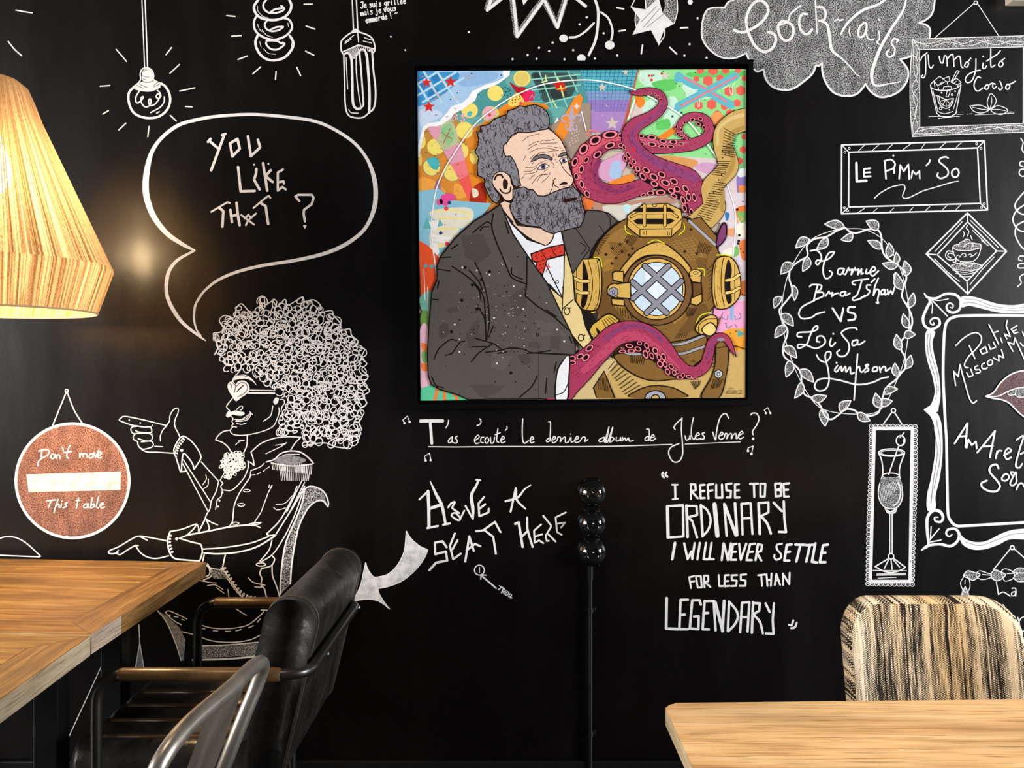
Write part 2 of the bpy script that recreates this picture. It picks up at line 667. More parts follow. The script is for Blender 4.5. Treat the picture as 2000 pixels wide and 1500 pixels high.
            tk = rest.split()
            n, seed = int(tk[0]), int(tk[1])
            x, y, rx, ry = nums(tk[2])
            rg = random.Random(seed)
            for _ in range(n):
                pen.disc(x + rg.gauss(0, 0.5) * rx, y + rg.gauss(0, 0.5) * ry, W * rg.uniform(0.4, 1.1), n=7)
        elif cmd == 'r':      # suckers
            for c, f in (('#17070d', 1.12), ('#f0808c', 0.95), ('#17070d', 0.60)):
                pen.layer += 1
                pen.col = c
                for tk in rest.split():
                    x, y, rx, ry, a = nums(tk)
                    pen.disc(x, y, rx * f, ry * f, math.radians(a), 18)
            pen.col = '#17070d'

# ------------------------------------------------------------------ room shell
M['floor'] = plain('dark_floor', (0.012, 0.011, 0.010), 0.45, var=0.4, vscale=6)
M['ceiling'] = plain('ceiling_paint', (0.05, 0.05, 0.05), 0.9)
M['skirting'] = plain('black_skirting', (0.006, 0.006, 0.006), 0.3)
bm = bmesh.new(); box(bm, -4.5, 4.5, 0.0, 0.12, 0.0, 3.0)
wall_back = tag(mesh_obj('wall_back', bm, M['wall'], origin=(0, 0, 0)), 'black chalkboard wall covered in white drawings', None, None, 'structure')
bm = bmesh.new(); box(bm, -4.5, 4.5, -7.0, 0.12, -0.1, 0.0)
tag(mesh_obj('floor', bm, M['floor']), None, None, None, 'structure')
bm = bmesh.new(); box(bm, -4.5, 4.5, -7.0, 0.12, 3.0, 3.1)
tag(mesh_obj('ceiling', bm, M['ceiling']), None, None, None, 'structure')
bm = bmesh.new(); box(bm, -4.5, 4.5, -0.014, 0.0, 0.0, 0.08, 0.003)
tag(mesh_obj('baseboard_back', bm, M['skirting']), None, None, None, 'structure')

# ------------------------------------------------------------------ drawings on the wall
CHALK_Y, LAYER = -0.0006, 0.0003
DRAWN, TOP = {}, {}
def to_surface(px, py, depth):
    return ((px - 1000.0) * depth / F_PX, CAM_H + (HORIZON - py) * depth / F_PX)

def chalk(name, label, text, parent=None):
    pen = Pen(WALL_D)
    pen.layer = TOP.get(parent, -1) + 1
    draw(pen, text)
    TOP[parent or name] = pen.layer + 1
    bm = bmesh.new()
    keys, mats = [], []
    for poly, lay, col, sub in pen.faces:
        if col not in keys:
            keys.append(col); mats.append(CM[col])
        y = CHALK_Y - lay * LAYER - (61 + sub[1] % 5 if sub[0] else sub[1] % 61) * 4e-6
        vs = []
        for p in poly:
            X, Z = to_surface(p[0], p[1], WALL_D + y)
            vs.append(bm.verts.new((X, y, Z)))
        try:
            f = bm.faces.new(vs)
        except ValueError:
            continue
        f.normal_update()
        if f.normal.y > 0:
            f.normal_flip()
        f.material_index = keys.index(col)
    o = mesh_obj(name, bm, mats)
    if parent:
        par = DRAWN[parent]
        o.parent = par
        o.location = o.location - par.location
    else:
        o.parent = wall_back
        DRAWN[name] = o
    o['label'] = label
    return o


# ------------------------------------------------------------------ framed painting
PD = WALL_D - 0.030                      # distance of the canvas face from the camera
CANVAS = [(815.0, 139.0), (1457.5, 135.0), (1455.5, 776.5), (821.5, 782.5)]
def on_plane(px, py, y):
    X, Z = to_surface(px, py, WALL_D + y)
    return Vector((X, y, Z))
fx, fz = to_surface(1137, 460, WALL_D)
painting = thing('framed_painting', (fx, -0.001, fz), 'large square black framed painting of a bearded man, diving helmet and octopus', 'painting')
M['frame'] = plain('black_frame_lacquer', (0.0022, 0.0020, 0.0020), 0.30, 0.0, 0.25, var=0.2)
OUT = [(800.5, 120.0), (1471.5, 116.0), (1469.0, 791.0), (806.5, 799.0)]
def ring_frame(bm, outer, inner, y_back, y_front):
    n = 4
    rows = []
    for pts, y in ((outer, y_back), (outer, y_front), (inner, y_front), (inner, y_back)):
        rows.append([bm.verts.new(on_plane(p[0], p[1], y)) for p in pts])
    for a in range(4):
        A, B = rows[a], rows[(a + 1) % 4]
        for k in range(n):
            bm.faces.new((A[k], A[(k + 1) % n], B[(k + 1) % n], B[k]))
def shrink(q, d):
    return [(q[0][0] + d, q[0][1] + d), (q[1][0] - d, q[1][1] + d), (q[2][0] - d, q[2][1] - d), (q[3][0] + d, q[3][1] - d)]
def pxq(q, d_from, d_to):                # the same lines seen on a nearer plane
    return q
bm = bmesh.new()
ring_frame(bm, OUT, shrink(OUT, 9.0), -0.001, -0.040)
bmesh.ops.recalc_face_normals(bm, faces=bm.faces)
mesh_obj('frame', bm, M['frame'], painting)
bm = bmesh.new()
ring_frame(bm, shrink(OUT, 8.5), shrink(CANVAS, 40.0), -0.001, -0.012)
bmesh.ops.recalc_face_normals(bm, faces=bm.faces)
mesh_obj('frame_tray', bm, M['frame'], painting)
PAINTED = {}
PLAYER = [0]
def paint(name, label, text, parent=None):
    pen = Pen(PD, clip=CANVAS)
    pen.layer = PLAYER[0] + 1
    draw(pen, text)
    PLAYER[0] = pen.layer
    bm = bmesh.new()
    cl = bm.loops.layers.float_color.new('paint')
    if name == 'canvas':                 # the stretched canvas itself
        fr = [bm.verts.new(on_plane(p[0], p[1], -0.030)) for p in CANVAS]
        bk = [bm.verts.new(Vector((v.co.x, -0.002, v.co.z))) for v in fr]
        fs = [bm.faces.new(fr), bm.faces.new(bk[::-1])]
        for k in range(4):
            fs.append(bm.faces.new((fr[k], fr[(k + 1) % 4], bk[(k + 1) % 4], bk[k])))
        bmesh.ops.recalc_face_normals(bm, faces=fs)
        for f in fs:
            for lp in f.loops:
                lp[cl] = srgb('#c9b8a6') if f is fs[0] else srgb('#2a2624')
    cache = {}
    for poly, lay, col, sub in pen.faces:
        y = -0.0301 - lay * 2.7e-5 - (13 + sub[1] % 3 if sub[0] else sub[1] % 13) * 1.6e-6
        vs = []
        for p in poly:
            vs.append(bm.verts.new(on_plane(p[0], p[1], y)))
        try:
            f = bm.faces.new(vs)
        except ValueError:
            continue
        f.normal_update()
        if f.normal.y > 0:
            f.normal_flip()
        if col not in cache:
            cache[col] = srgb(col) if col.startswith('#') else (0.8, 0.8, 0.8, 1)
        for lp in f.loops:
            lp[cl] = cache[col]
    o = mesh_obj(name, bm, M['paint'], painting)
    if parent:
        par = PAINTED[parent]
        o.parent = par
        o.location = o.location - par.location
    else:
        PAINTED[name] = o
    if label:
        o['label'] = label
    return o


# ------------------------------------------------------------------ wood
def wood(name, dark, mid, light, knots=True, rough=0.42, grain=1.0):
    t = NT(name)
    b = t.bsdf(rough, None, 0, 0.4)
    uv = t.n('ShaderNodeUVMap', uv_map='UVMap')
    def mapped(sx, sy):
        mp = t.n('ShaderNodeMapping')
        mp.inputs['Scale'].default_value = (sx, sy, 1)
        t.l(uv.outputs[0], mp.inputs[0])
        return mp.outputs[0]
    fine = t.noise(mapped(5.0, 120.0 * grain), 1.0, 6.0, 0.65, 0.6)
    band = t.noise(mapped(1.6, 22.0 * grain), 1.0, 4.0, 0.6, 1.6)
    streak = t.noise(mapped(9.0, 260.0 * grain), 1.0, 2.0, 0.5)
    f = t.math('ADD', t.math('MULTIPLY', fine, 0.45), t.math('MULTIPLY', band, 0.55))
    col = t.ramp(f, [(0.34, dark), (0.48, mid), (0.62, light)])
    col = t.mix(t.ramp(streak, [(0.57, 0.0), (0.68, 0.75)]), col, tuple(c * 0.45 for c in dark))
    patch = t.noise(mapped(2.0, 9.0), 1.0, 3.0, 0.6)
    col = t.mix(t.ramp(patch, [(0.46, 0.0), (0.70, 0.55)]), col, tuple(c * 0.55 for c in dark))
    tone = t.n('ShaderNodeAttribute', attribute_name='tone')
    col = t.mix(1.0, col, tone.outputs['Color'], 'MULTIPLY')
    if knots:
        v = t.n('ShaderNodeTexVoronoi')
        v.inputs['Scale'].default_value = 1.0
        t.l(mapped(2.3, 6.5), v.inputs['Vector'])
        col = t.mix(t.ramp(v.outputs['Distance'], [(0.045, 0.85), (0.12, 0.0)]), col, tuple(c * 0.25 for c in dark))
    t.l(col, b.inputs['Base Color'])
    t.l(t.ramp(fine, [(0.2, rough - 0.08), (0.8, rough + 0.12)]), b.inputs['Roughness'])
    t.bump(fine, b, 0.25, 0.0012)
    return t.m
M['old_oak'] = wood('reclaimed_oak', (0.10, 0.044, 0.010), (0.25, 0.128, 0.032), (0.40, 0.23, 0.070))
M['oak_edge'] = wood('weathered_board_edge', (0.30, 0.22, 0.13), (0.48, 0.38, 0.25), (0.60, 0.50, 0.36), False, 0.6)
M['pale_oak'] = wood('pale_oak', (0.44, 0.235, 0.09), (0.72, 0.455, 0.21), (0.84, 0.60, 0.33), False, 0.38)
M['pale_edge'] = wood('pale_oak_edge', (0.42, 0.31, 0.17), (0.58, 0.46, 0.28), (0.66, 0.54, 0.36), False, 0.5)
M['black_steel'] = plain('black_powder_coated_steel', (0.006, 0.006, 0.0065), 0.34, 0.0, 0.5)

def plank(bm, quad, z1, z0, du, tone, lays, bev=0.0015, top_mat=0, side_mat=1, uoff=0.0):
    """board with the plan QUAD (counter-clockwise, first edge = grain direction)"""
    uvl, tl = lays
    g = (Vector(quad[1]) - Vector(quad[0])).normalized()
    w = Vector((-g.y, g.x))
    T = [bm.verts.new((p[0], p[1], z1)) for p in quad]
    B = [bm.verts.new((p[0], p[1], z0)) for p in quad]
    fs = [bm.faces.new(T), bm.faces.new(B[::-1])]
    n = len(quad)
    for k in range(n):
        fs.append(bm.faces.new((B[k], B[(k + 1) % n], T[(k + 1) % n], T[k])))
    for i, f in enumerate(fs):
        f.material_index = top_mat if i < 2 else side_mat
        for lp in f.loops:
            c = lp.vert.co
            u = c.x * g.x + c.y * g.y
            v = c.x * w.x + c.y * w.y
            if i >= 2:
                e = Vector(quad[(i - 1) % n]) - Vector(quad[i - 2])
                u = (c.x * e.x + c.y * e.y) / e.length
                v = c.z
            lp[uvl].uv = (u + uoff, v + uoff * 3.7)
            lp[tl] = (tone[0], tone[1], tone[2], 1)
    top_edges = [e for e in fs[0].edges]
    if bev:
        bmesh.ops.bevel(bm, geom=top_edges, offset=bev, segments=1, affect='EDGES')

def lerp2(q, u, v):
    """point of the quad BL, BR, FR, FL: u to the right, v to the front"""
    a = Vector(q[0]) * (1 - u) + Vector(q[1]) * u
    b_ = Vector(q[3]) * (1 - u) + Vector(q[2]) * u
    return a * (1 - v) + b_ * v

def framed_top(quad, z, th, fw, n, seed):
    bm = bmesh.new()
    lays = (bm.loops.layers.uv.new('UVMap'), bm.loops.layers.float_color.new('tone'))
    rg = random.Random(seed)
    L = (Vector(quad[1]) - Vector(quad[0])).length
    D = (Vector(quad[2]) - Vector(quad[1])).length
    a, b_ = fw / L, fw / D
    P = lambda u, v: tuple(lerp2(quad, u, v))
    def tone(k=1.0):
        s = rg.uniform(0.90, 1.06) * k
        return (s, s * rg.uniform(0.94, 1.04), s * rg.uniform(0.86, 1.05))
    g = 0.0012 / D
    plank(bm, [P(a, b_), P(1 - a, b_), P(1, 0), P(0, 0)], z, z - th, 0, tone(0.95), lays, uoff=rg.uniform(0, 9))                 # back rail
    plank(bm, [P(0, 1), P(1, 1), P(1 - a, 1 - b_), P(a, 1 - b_)], z, z - th, 0, tone(1.0), lays, uoff=rg.uniform(0, 9))         # front rail
    tn, uo = tone(0.9), rg.uniform(0, 9)                                                                                        # right rail
    cut = 0.80 if seed == 3 else 0.0      # its side is pale only near the joint, brown along the rest
    if cut:
        plank(bm, [P(1, 1), P(1, cut), P(1 - a, cut), P(1 - a, 1 - b_)], z, z - th, 0, tn, lays, bev=0, uoff=uo)
        plank(bm, [P(1, cut), P(1, 0), P(1 - a, b_), P(1 - a, cut)], z, z - th, 0, tn, lays, bev=0, side_mat=0, uoff=uo)
    else:
        plank(bm, [P(1, 1), P(1, 0), P(1 - a, b_), P(1 - a, 1 - b_)], z, z - th, 0, tn, lays, uoff=uo)
    plank(bm, [P(0, 0), P(0, 1), P(a, 1 - b_), P(a, b_)], z, z - th, 0, tone(0.9), lays, uoff=rg.uniform(0, 9))                 # left rail
    for k in range(n):
        v0 = b_ + (1 - 2 * b_) * k / n
        v1 = b_ + (1 - 2 * b_) * (k + 1) / n
        cuts = [a, 1 - a] if k % 2 else [a, 0.35 + 0.3 * rg.random(), 1 - a]
        for u0, u1 in zip(cuts, cuts[1:]):
            plank(bm, [P(u0, v1), P(u1, v1), P(u1, v0), P(u0, v0)], z - rg.uniform(0, 0.0012), z - th, 0, tone(), lays, uoff=rg.uniform(0, 9))
    return bm

def table_legs(parent, quad, z, r=0.03, inset=0.2):
    for u, v in ((0, 0), (1, 0), (1, 1), (0, 1)):
        L = (Vector(quad[1]) - Vector(quad[0])).length
        D = (Vector(quad[2]) - Vector(quad[1])).length
        p = lerp2(quad, inset / L if u == 0 else 1 - inset / L, inset / D if v == 0 else 1 - inset / D)
        bm = bmesh.new()
        box(bm, p.x - r, p.x + r, p.y - r, p.y + r, 0.0, z, 0.003)
        mesh_obj('leg', bm, M['black_steel'], parent)

Q1 = [(-2.15, -0.031), (-0.951, -0.125), (-0.938, -0.881), (-2.15, -0.786)]
Q2 = [(-2.15, -0.796), (-0.9365, -0.8905), (-0.888, -1.64), (-2.15, -1.56)]
for q, seed, lab in ((Q1, 3, 'reclaimed plank table under the rope lamp, pushed against the chalkboard wall'), (Q2, 8, 'reclaimed plank table nearest the camera, butted against the one by the wall')):
    tb = thing('dining_table', tuple(lerp2(q, 0.5, 0.5)) + (0.0,), lab, 'table', 'plank tables pushed together')
    mesh_obj('tabletop', framed_top(q, 0.75, 0.044, 0.095, 6, seed), [M['old_oak'], M['oak_edge']], tb)
    bm = bmesh.new()
    c = [lerp2(q, u, v) for u, v in ((0.07, 0.1), (0.93, 0.1), (0.93, 0.9), (0.07, 0.9))]
    tube(bm, [(p.x, p.y, 0.685) for p in c], 0.02, 4, True)
    mesh_obj('apron', bm, M['black_steel'], tb)
    table_legs(tb, q, 0.706)

# pale table in the right foreground
Q3 = [(0.266, -1.287), (1.75, -1.248), (1.75, -2.05), (0.266, -2.06)]
tb = thing('dining_table', tuple(lerp2(Q3, 0.5, 0.5)) + (0.0,), 'pale oak table with softly rounded corners in front of the woven chair', 'table')
bm = bmesh.new()
lays = (bm.loops.layers.uv.new('UVMap'), bm.loops.layers.float_color.new('tone'))
rg = random.Random(5)
rad = 0.022
loop = []
for (cx, cy, a0) in ((Q3[3][0] + rad, Q3[3][1] + rad, 180), (Q3[2][0] - rad, Q3[2][1] + rad, 270), (Q3[1][0] - rad, Q3[1][1] - rad, 0), (Q3[0][0] + rad, Q3[0][1] - rad, 90)):
    for k in range(7):
        a = math.radians(a0 + 15 * k)
        loop.append((cx + rad * math.cos(a), cy + rad * math.sin(a)))
plank(bm, loop, 0.75, 0.72, 0, (1, 1, 1), lays, 0.004, uoff=1.3)
for f in bm.faces:
    if abs(f.normal.z) > 0.5 or True:
        for lp in f.loops:
            c = lp.vert.co
            if f.material_index == 0:
                lp[lays[0]].uv = (c.x + 0.3, c.y)
mesh_obj('tabletop', bm, [M['pale_oak'], M['pale_edge']], tb)
bm = bmesh.new()
c = [lerp2(Q3, u, v) for u, v in ((0.06, 0.1), (0.94, 0.1), (0.94, 0.9), (0.06, 0.9))]
tube(bm, [(p.x, p.y, 0.69) for p in c], 0.02, 4, True)
mesh_obj('apron', bm, M['black_steel'], tb)
table_legs(tb, Q3, 0.72)

# ------------------------------------------------------------------ rope pendant lamp
LK = 1.066                               # the lamp hangs 0.45 m off the wall
LX, LY = -1.325 * LK, -0.455
lz = lambda z: CAM_H + (z - CAM_H) * LK
t = NT('rope_shade')
uvn = t.n('ShaderNodeUVMap', uv_map='UVMap')
def uvmap(sx, sy, rz=0.0):
    mp = t.n('ShaderNodeMapping')
    mp.inputs['Scale'].default_value = (sx, sy, 1)
    mp.inputs['Rotation'].default_value = (0, 0, rz)
    t.l(uvn.outputs[0], mp.inputs[0])
    return mp.outputs[0]
strands = t.noise(uvmap(330.0, 0.8, 0.0), 1.0, 2.0, 0.7)
broad = t.noise(uvmap(34.0, 0.8, 0.0), 1.0, 3.0, 0.6)
fuzz = t.noise(uvmap(600.0, 90.0), 1.0, 2.0)
f = t.math('ADD', t.math('MULTIPLY', strands, 0.66), t.math('ADD', t.math('MULTIPLY', broad, 0.14), t.math('MULTIPLY', fuzz, 0.20)))
colr = t.ramp(f, [(0.38, (0.15, 0.075, 0.03)), (0.49, (0.32, 0.20, 0.095)), (0.60, (0.52, 0.41, 0.26))])
df = t.n('ShaderNodeBsdfDiffuse'); t.l(colr, df.inputs[0])
tr = t.n('ShaderNodeBsdfTranslucent'); t.l(colr, tr.inputs[0])
mx = t.n('ShaderNodeMixShader'); mx.inputs[0].default_value = 0.125
t.l(df.outputs[0], mx.inputs[1]); t.l(tr.outputs[0], mx.inputs[2])
bp = t.n('ShaderNodeBump'); bp.inputs['Strength'].default_value = 0.8; bp.inputs['Distance'].default_value = 0.004
t.l(f, bp.inputs['Height']); t.l(bp.outputs[0], df.inputs['Normal'])
tp = t.n('ShaderNodeBsdfTransparent')
m2 = t.n('ShaderNodeMixShader')
t.l(t.ramp(f, [(0.47, 0.0), (0.55, 0.12), (0.62, 0.40)]), m2.inputs[0])
t.l(mx.outputs[0], m2.inputs[1]); t.l(tp.outputs[0], m2.inputs[2])
t.l(m2.outputs[0], t.out.inputs[0])
M['rope'] = t.m
lamp = thing('pendant_lamp', (LX, LY, 3.0), 'bell shaped pendant lamp wound in natural rope, glowing above the plank table', 'lamp')
bm = bmesh.new()
prof = [(0.020, 2.092), (0.055, 2.086), (0.078, 2.068), (0.092, 2.035), (0.110, 1.985)]
for k in range(1, 15):
    u = k / 14
    prof.append((0.110 + (0.272 - 0.110) * u, 1.985 + (1.622 - 1.985) * u))
prof += [(0.2775, 1.612), (0.2775, 1.602)]
for k in range(1, 9):
    u = k / 8
    prof.append((0.2775 + (0.2405 - 0.2775) * u, 1.602 + (1.492 - 1.602) * u))
lathe(bm, [(r * LK, lz(h)) for r, h in prof], (LX, LY, 0), 128, uv=0.371)
mesh_obj('lamp_shade', bm, M['rope'], lamp, True)
bm = bmesh.new(); tube(bm, [(LX + 0.2405 * LK * math.cos(a * PI / 48), LY + 0.2405 * LK * math.sin(a * PI / 48), lz(1.492)) for a in range(96)], 0.003, 6, True)
mesh_obj('rim_wire', bm, plain('rope_binding', (0.42, 0.30, 0.17), 0.8), lamp, True)
bm = bmesh.new(); tube(bm, [(LX, LY, 3.0), (LX, LY, lz(2.07))], 0.004, 8)
mesh_obj('cord', bm, M['black_steel'], lamp)
bm = bmesh.new(); lathe(bm, [(0.05, 0), (0.05, -0.015), (0.015, -0.03)], (LX, LY, 3.0), 32, cap1=True)
mesh_obj('ceiling_rose', bm, M['black_steel'], lamp)
bm = bmesh.new(); lathe(bm, [(r, lz(h)) for r, h in ((0.018, 2.07), (0.022, 2.06), (0.022, 1.97), (0.017, 1.955))], (LX, LY, 0), 24, cap0=True, cap1=True)
mesh_obj('lamp_holder', bm, M['black_steel'], lamp, True, 40)
t = NT('glowing_bulb')
em = t.n('ShaderNodeEmission'); em.inputs[0].default_value = (1.0, 0.72, 0.38, 1); em.inputs[1].default_value = 90.0
t.l(em.outputs[0], t.out.inputs[0])
bm = bmesh.new(); lathe(bm, [(r, lz(h)) for r, h in ((0.013, 1.955), (0.018, 1.93), (0.036, 1.885), (0.042, 1.85), (0.036, 1.815), (0.02, 1.797), (0.004, 1.792))], (LX, LY, 0), 24, cap1=True)
mesh_obj('bulb', bm, t.m, lamp, True)
pl = bpy.data.lights.new('bulb_light', 'POINT')
pl.energy = 60; pl.color = (1.0, 0.71, 0.38); pl.shadow_soft_size = 0.05
plo = bpy.data.objects.new('bulb_light', pl)
plo.location = (LX, LY, lz(1.755))
COL.objects.link(plo)
plo.parent = lamp
plo.location = plo.location - lamp.location

# ------------------------------------------------------------------ black leather armchair
t = NT('black_leather')
b = t.bsdf(0.36, None, 0, 0.5)
co = t.coord()
n1 = t.noise(co, 9.0, 5.0, 0.6, 0.8)
n2 = t.noise(co, 140.0, 3.0, 0.6)
t.l(t.ramp(n1, [(0.35, (0.012, 0.011, 0.010)), (0.60, (0.027, 0.024, 0.020)), (0.78, (0.055, 0.048, 0.038))]), b.inputs['Base Color'])
t.l(t.ramp(n1, [(0.3, 0.30), (0.75, 0.46)]), b.inputs['Roughness'])
hh = t.math('ADD', t.math('ADD', t.math('MULTIPLY', t.noise(co, 14.0, 2.0, 0.5, 0.5), 1.0), t.math('MULTIPLY', t.noise(co, 42.0, 3.0, 0.6, 1.5), 0.22)), t.math('MULTIPLY', n2, 0.05))
t.bump(hh, b, 0.45, 0.012)
M['leather'] = t.m
M['stitch'] = plain('brown_stitching', (0.05, 0.035, 0.022), 0.6)
M['arm_wood'] = plain('dark_varnished_wood', (0.105, 0.055, 0.019), 0.30, var=0.3, vscale=30)
M['bolt'] = plain('bright_steel', (0.55, 0.55, 0.56), 0.25, 1.0)
AY0, AY1 = -0.845, -0.215               # near and far arm
ac = thing('armchair', (-0.74, (AY0 + AY1) / 2, 0.0), 'black leather armchair with a tubular steel frame, drawn up to the plank tables', 'armchair')
# backrest: leaning rounded slab
BY0, BY1 = -0.775, -0.145
def back_section(y, sh):
    """side outline of the backrest: height runs up the leaning line"""
    ang = math.atan2(0.10, 0.42)
    ax = Vector((math.sin(ang), 0, math.cos(ang)))
    nx = Vector((math.cos(ang), 0, -math.sin(ang)))
    base = Vector((-0.620, y, 0.340))
    H, T = 0.472, 0.118
    pts = []
    for u, v in rrect(T - 2 * sh, H - 2 * sh, min(0.056, (T - 2 * sh) * 0.49), 8):
        hgt = v + H / 2
        fat = 1.0 + 0.10 * math.sin(PI * min(1, max(0, hgt / H)))
        pts.append(base + ax * hgt + nx * (u * fat))
    return pts
bm = bmesh.new()
secs = []
fr = 0.034
for k in range(7):
    a = PI / 2 * k / 6
    secs.append(back_section(BY0 + fr * (1 - math.sin(a)), fr * (1 - math.cos(a)) if False else fr * (1 - math.sin(a)) ** 1.6))
for k in range(1, 12):
    secs.append(back_section(BY0 + fr + (BY1 - BY0 - 2 * fr) * k / 12, 0.0))
for k in range(7):
    a = PI / 2 * (1 - k / 6)
    secs.append(back_section(BY1 - fr * (1 - math.sin(a)), fr * (1 - math.sin(a)) ** 1.6))
loft(bm, secs)
bmesh.ops.recalc_face_normals(bm, faces=bm.faces)
bk = mesh_obj('backrest', bm, M['leather'], ac, True, 60)
for yy in (BY0 + 0.030, BY1 - 0.030):
    bm = bmesh.new()
    pts = [p for p in back_section(yy, -0.0008)]
    tube(bm, pts, 0.0022, 6, True)
    o = mesh_obj('piping_and_glint', bm, M['stitch'], ac, True)
    o.parent = bk
    o.location = o.location - bk.location
# seat: cushion with ribs running towards the backrest
bm = bmesh.new()
SY0, SY1 = -0.785, -0.205
def seat_section(x, sh):
    pts = []
    n = 56
    w = SY1 - SY0 - 2 * sh
    zt = 0.462 - sh
    for k in range(n + 1):
        u = k / n
        y = SY0 + sh + w * u
        rib = abs(math.sin(PI * u * 6))
        edge = min(1.0, min(u, 1 - u) * w / 0.03)
        pts.append((x, y, zt - 0.016 * (1 - rib ** 0.6) - 0.028 * (1 - edge) ** 2))
    for y in (SY1 - sh - 0.006, SY0 + sh + 0.006):
        pts.append((x, y, 0.345 + sh))
    return pts
secs = []
SX0, SX1 = -1.055, -0.630
for k in range(6):
    a = k / 5
    secs.append(seat_section(SX0 + 0.035 * a, 0.035 * (1 - a) ** 2))
for k in range(1, 9):
    secs.append(seat_section(SX0 + 0.035 + (SX1 - SX0 - 0.035) * k / 8, 0.0))
loft(bm, secs)
bmesh.ops.recalc_face_normals(bm, faces=bm.faces)
st = mesh_obj('seat', bm, M['leather'], ac, True, 50)
for k in range(6):  # added bars in the armrest brown stand in for lamp glints on the ribs
    y = SY0 + (SY1 - SY0) * (k + 0.5) / 6
    bm = bmesh.new()
    tube(bm, [(SX0 + 0.05, y, 0.4615), (SX1, y, 0.4615)], 0.0055, 10)
    o = mesh_obj('piping_and_glint', bm, M['arm_wood'], ac, True)
    o.parent = st
    o.location = o.location - st.location
bm = bmesh.new()
AZ, AXF, AXB = 0.648, -0.945, -0.462
path = bend([(AXF, AY0, 0.0), (AXF, AY0, AZ), (AXB, AY0, AZ), (AXB, AY1, AZ), (AXF, AY1, AZ), (AXF, AY1, 0.0)], 0.07, 8)
M['arm_steel'] = plain('black_enamelled_tube', (0.010, 0.0085, 0.007), 0.33, 0.0, 0.8)
tube(bm, path, 0.0128, 16)
mesh_obj('frame', bm, M['arm_steel'], ac, True, 60)
for y in (AY0, AY1):
    bm = bmesh.new()
    tube(bm, [(-0.893, y, AZ), (-0.885, y, AZ), (-0.53, y, AZ), (-0.525, y, AZ)], [0.0129, 0.0158, 0.0158, 0.0129], 16)
    mesh_obj('armrest', bm, M['arm_wood'], ac, True, 50)
    bm = bmesh.new()
    tube(bm, [(-0.66, y, 0.335), (-0.66, y, 0.0)], 0.0115, 12)
    mesh_obj('leg', bm, M['black_steel'], ac, True, 60)
    bm = bmesh.new()
    tube(bm, [(AXF, y, 0.335), (-0.65, y, 0.335)], 0.010, 12)
    mesh_obj('seat_rail', bm, M['black_steel'], ac, True, 60)
for x in (-0.90, -0.68):
    bm = bmesh.new()
    tube(bm, [(x, AY0, 0.335), (x, AY1, 0.335)], 0.010, 12)
    mesh_obj('stretcher', bm, M['black_steel'], ac, True, 60)
for y in (-0.70, -0.27):
    bm = bmesh.new()
    lathe(bm, [(0.007, 0.0), (0.006, 0.004), (0.002, 0.006)], (0, 0, 0), 12, cap0=True, cap1=True)
    bmesh.ops.rotate(bm, cent=(0, 0, 0), matrix=Matrix.Rotation(PI / 2, 3, 'Y'), verts=bm.verts)
    bmesh.ops.translate(bm, vec=(AXB + 0.0105, y, AZ), verts=bm.verts)
    mesh_obj('bolt', bm, M['bolt'], ac, True)

# ------------------------------------------------------------------ pressed steel chair at the near plank table
t = NT('gunmetal')
b = t.bsdf(0.40, (0.25, 0.235, 0.215), 0.8)
n1 = t.noise(t.coord(scale=(1, 1, 0.15)), 25.0, 2.0)
t.l(t.ramp(n1, [(0.2, (0.27, 0.24, 0.205)), (0.7, (0.40, 0.365, 0.32))]), b.inputs['Base Color'])
t.l(t.ramp(n1, [(0.2, 0.33), (0.8, 0.42)]), b.inputs['Roughness'])
M['gunmetal'] = t.m
far_c, near_c = Vector((-0.432, -1.297, 0.826)), Vector((-0.462, -1.672, 0.806))
mc = thing('metal_chair', (-0.66, -1.47, 0.0), 'gunmetal pressed steel chair seen from behind at the near plank table', 'chair')
along_y = (near_c - far_c).normalized()
fwd = Vector((along_y.y, -along_y.x, 0)).normalized()          # towards the table
if fwd.x > 0:
    fwd = -fwd
def on_chair(s, f, z):
    """s metres along the back from the far corner, f metres towards the table"""
    p = far_c + Vector((along_y.x, along_y.y, 0)) * s + fwd * f
    return Vector((p.x, p.y, z))
W = (near_c - far_c).length
lean = lambda z: (0.826 - z) * 0.37
bm = bmesh.new()
hoop = [on_chair(0.035, lean(0.46) + 0.0, 0.46), on_chair(0.012, lean(0.70), 0.70), on_chair(-0.004, lean(0.79), 0.79), on_chair(0.012, 0.0, 0.825), on_chair(0.07, -0.008, 0.842),
        on_chair(W / 2, -0.016, 0.846), on_chair(W - 0.07, -0.008, 0.840), on_chair(W - 0.012, 0.0, 0.82), on_chair(W + 0.004, lean(0.79), 0.78), on_chair(W - 0.012, lean(0.70), 0.70), on_chair(W - 0.035, lean(0.46), 0.46)]
tube(bm, catmull(hoop, False, 8), 0.0125, 16)
mesh_obj('back_hoop', bm, M['gunmetal'], mc, True, 60)
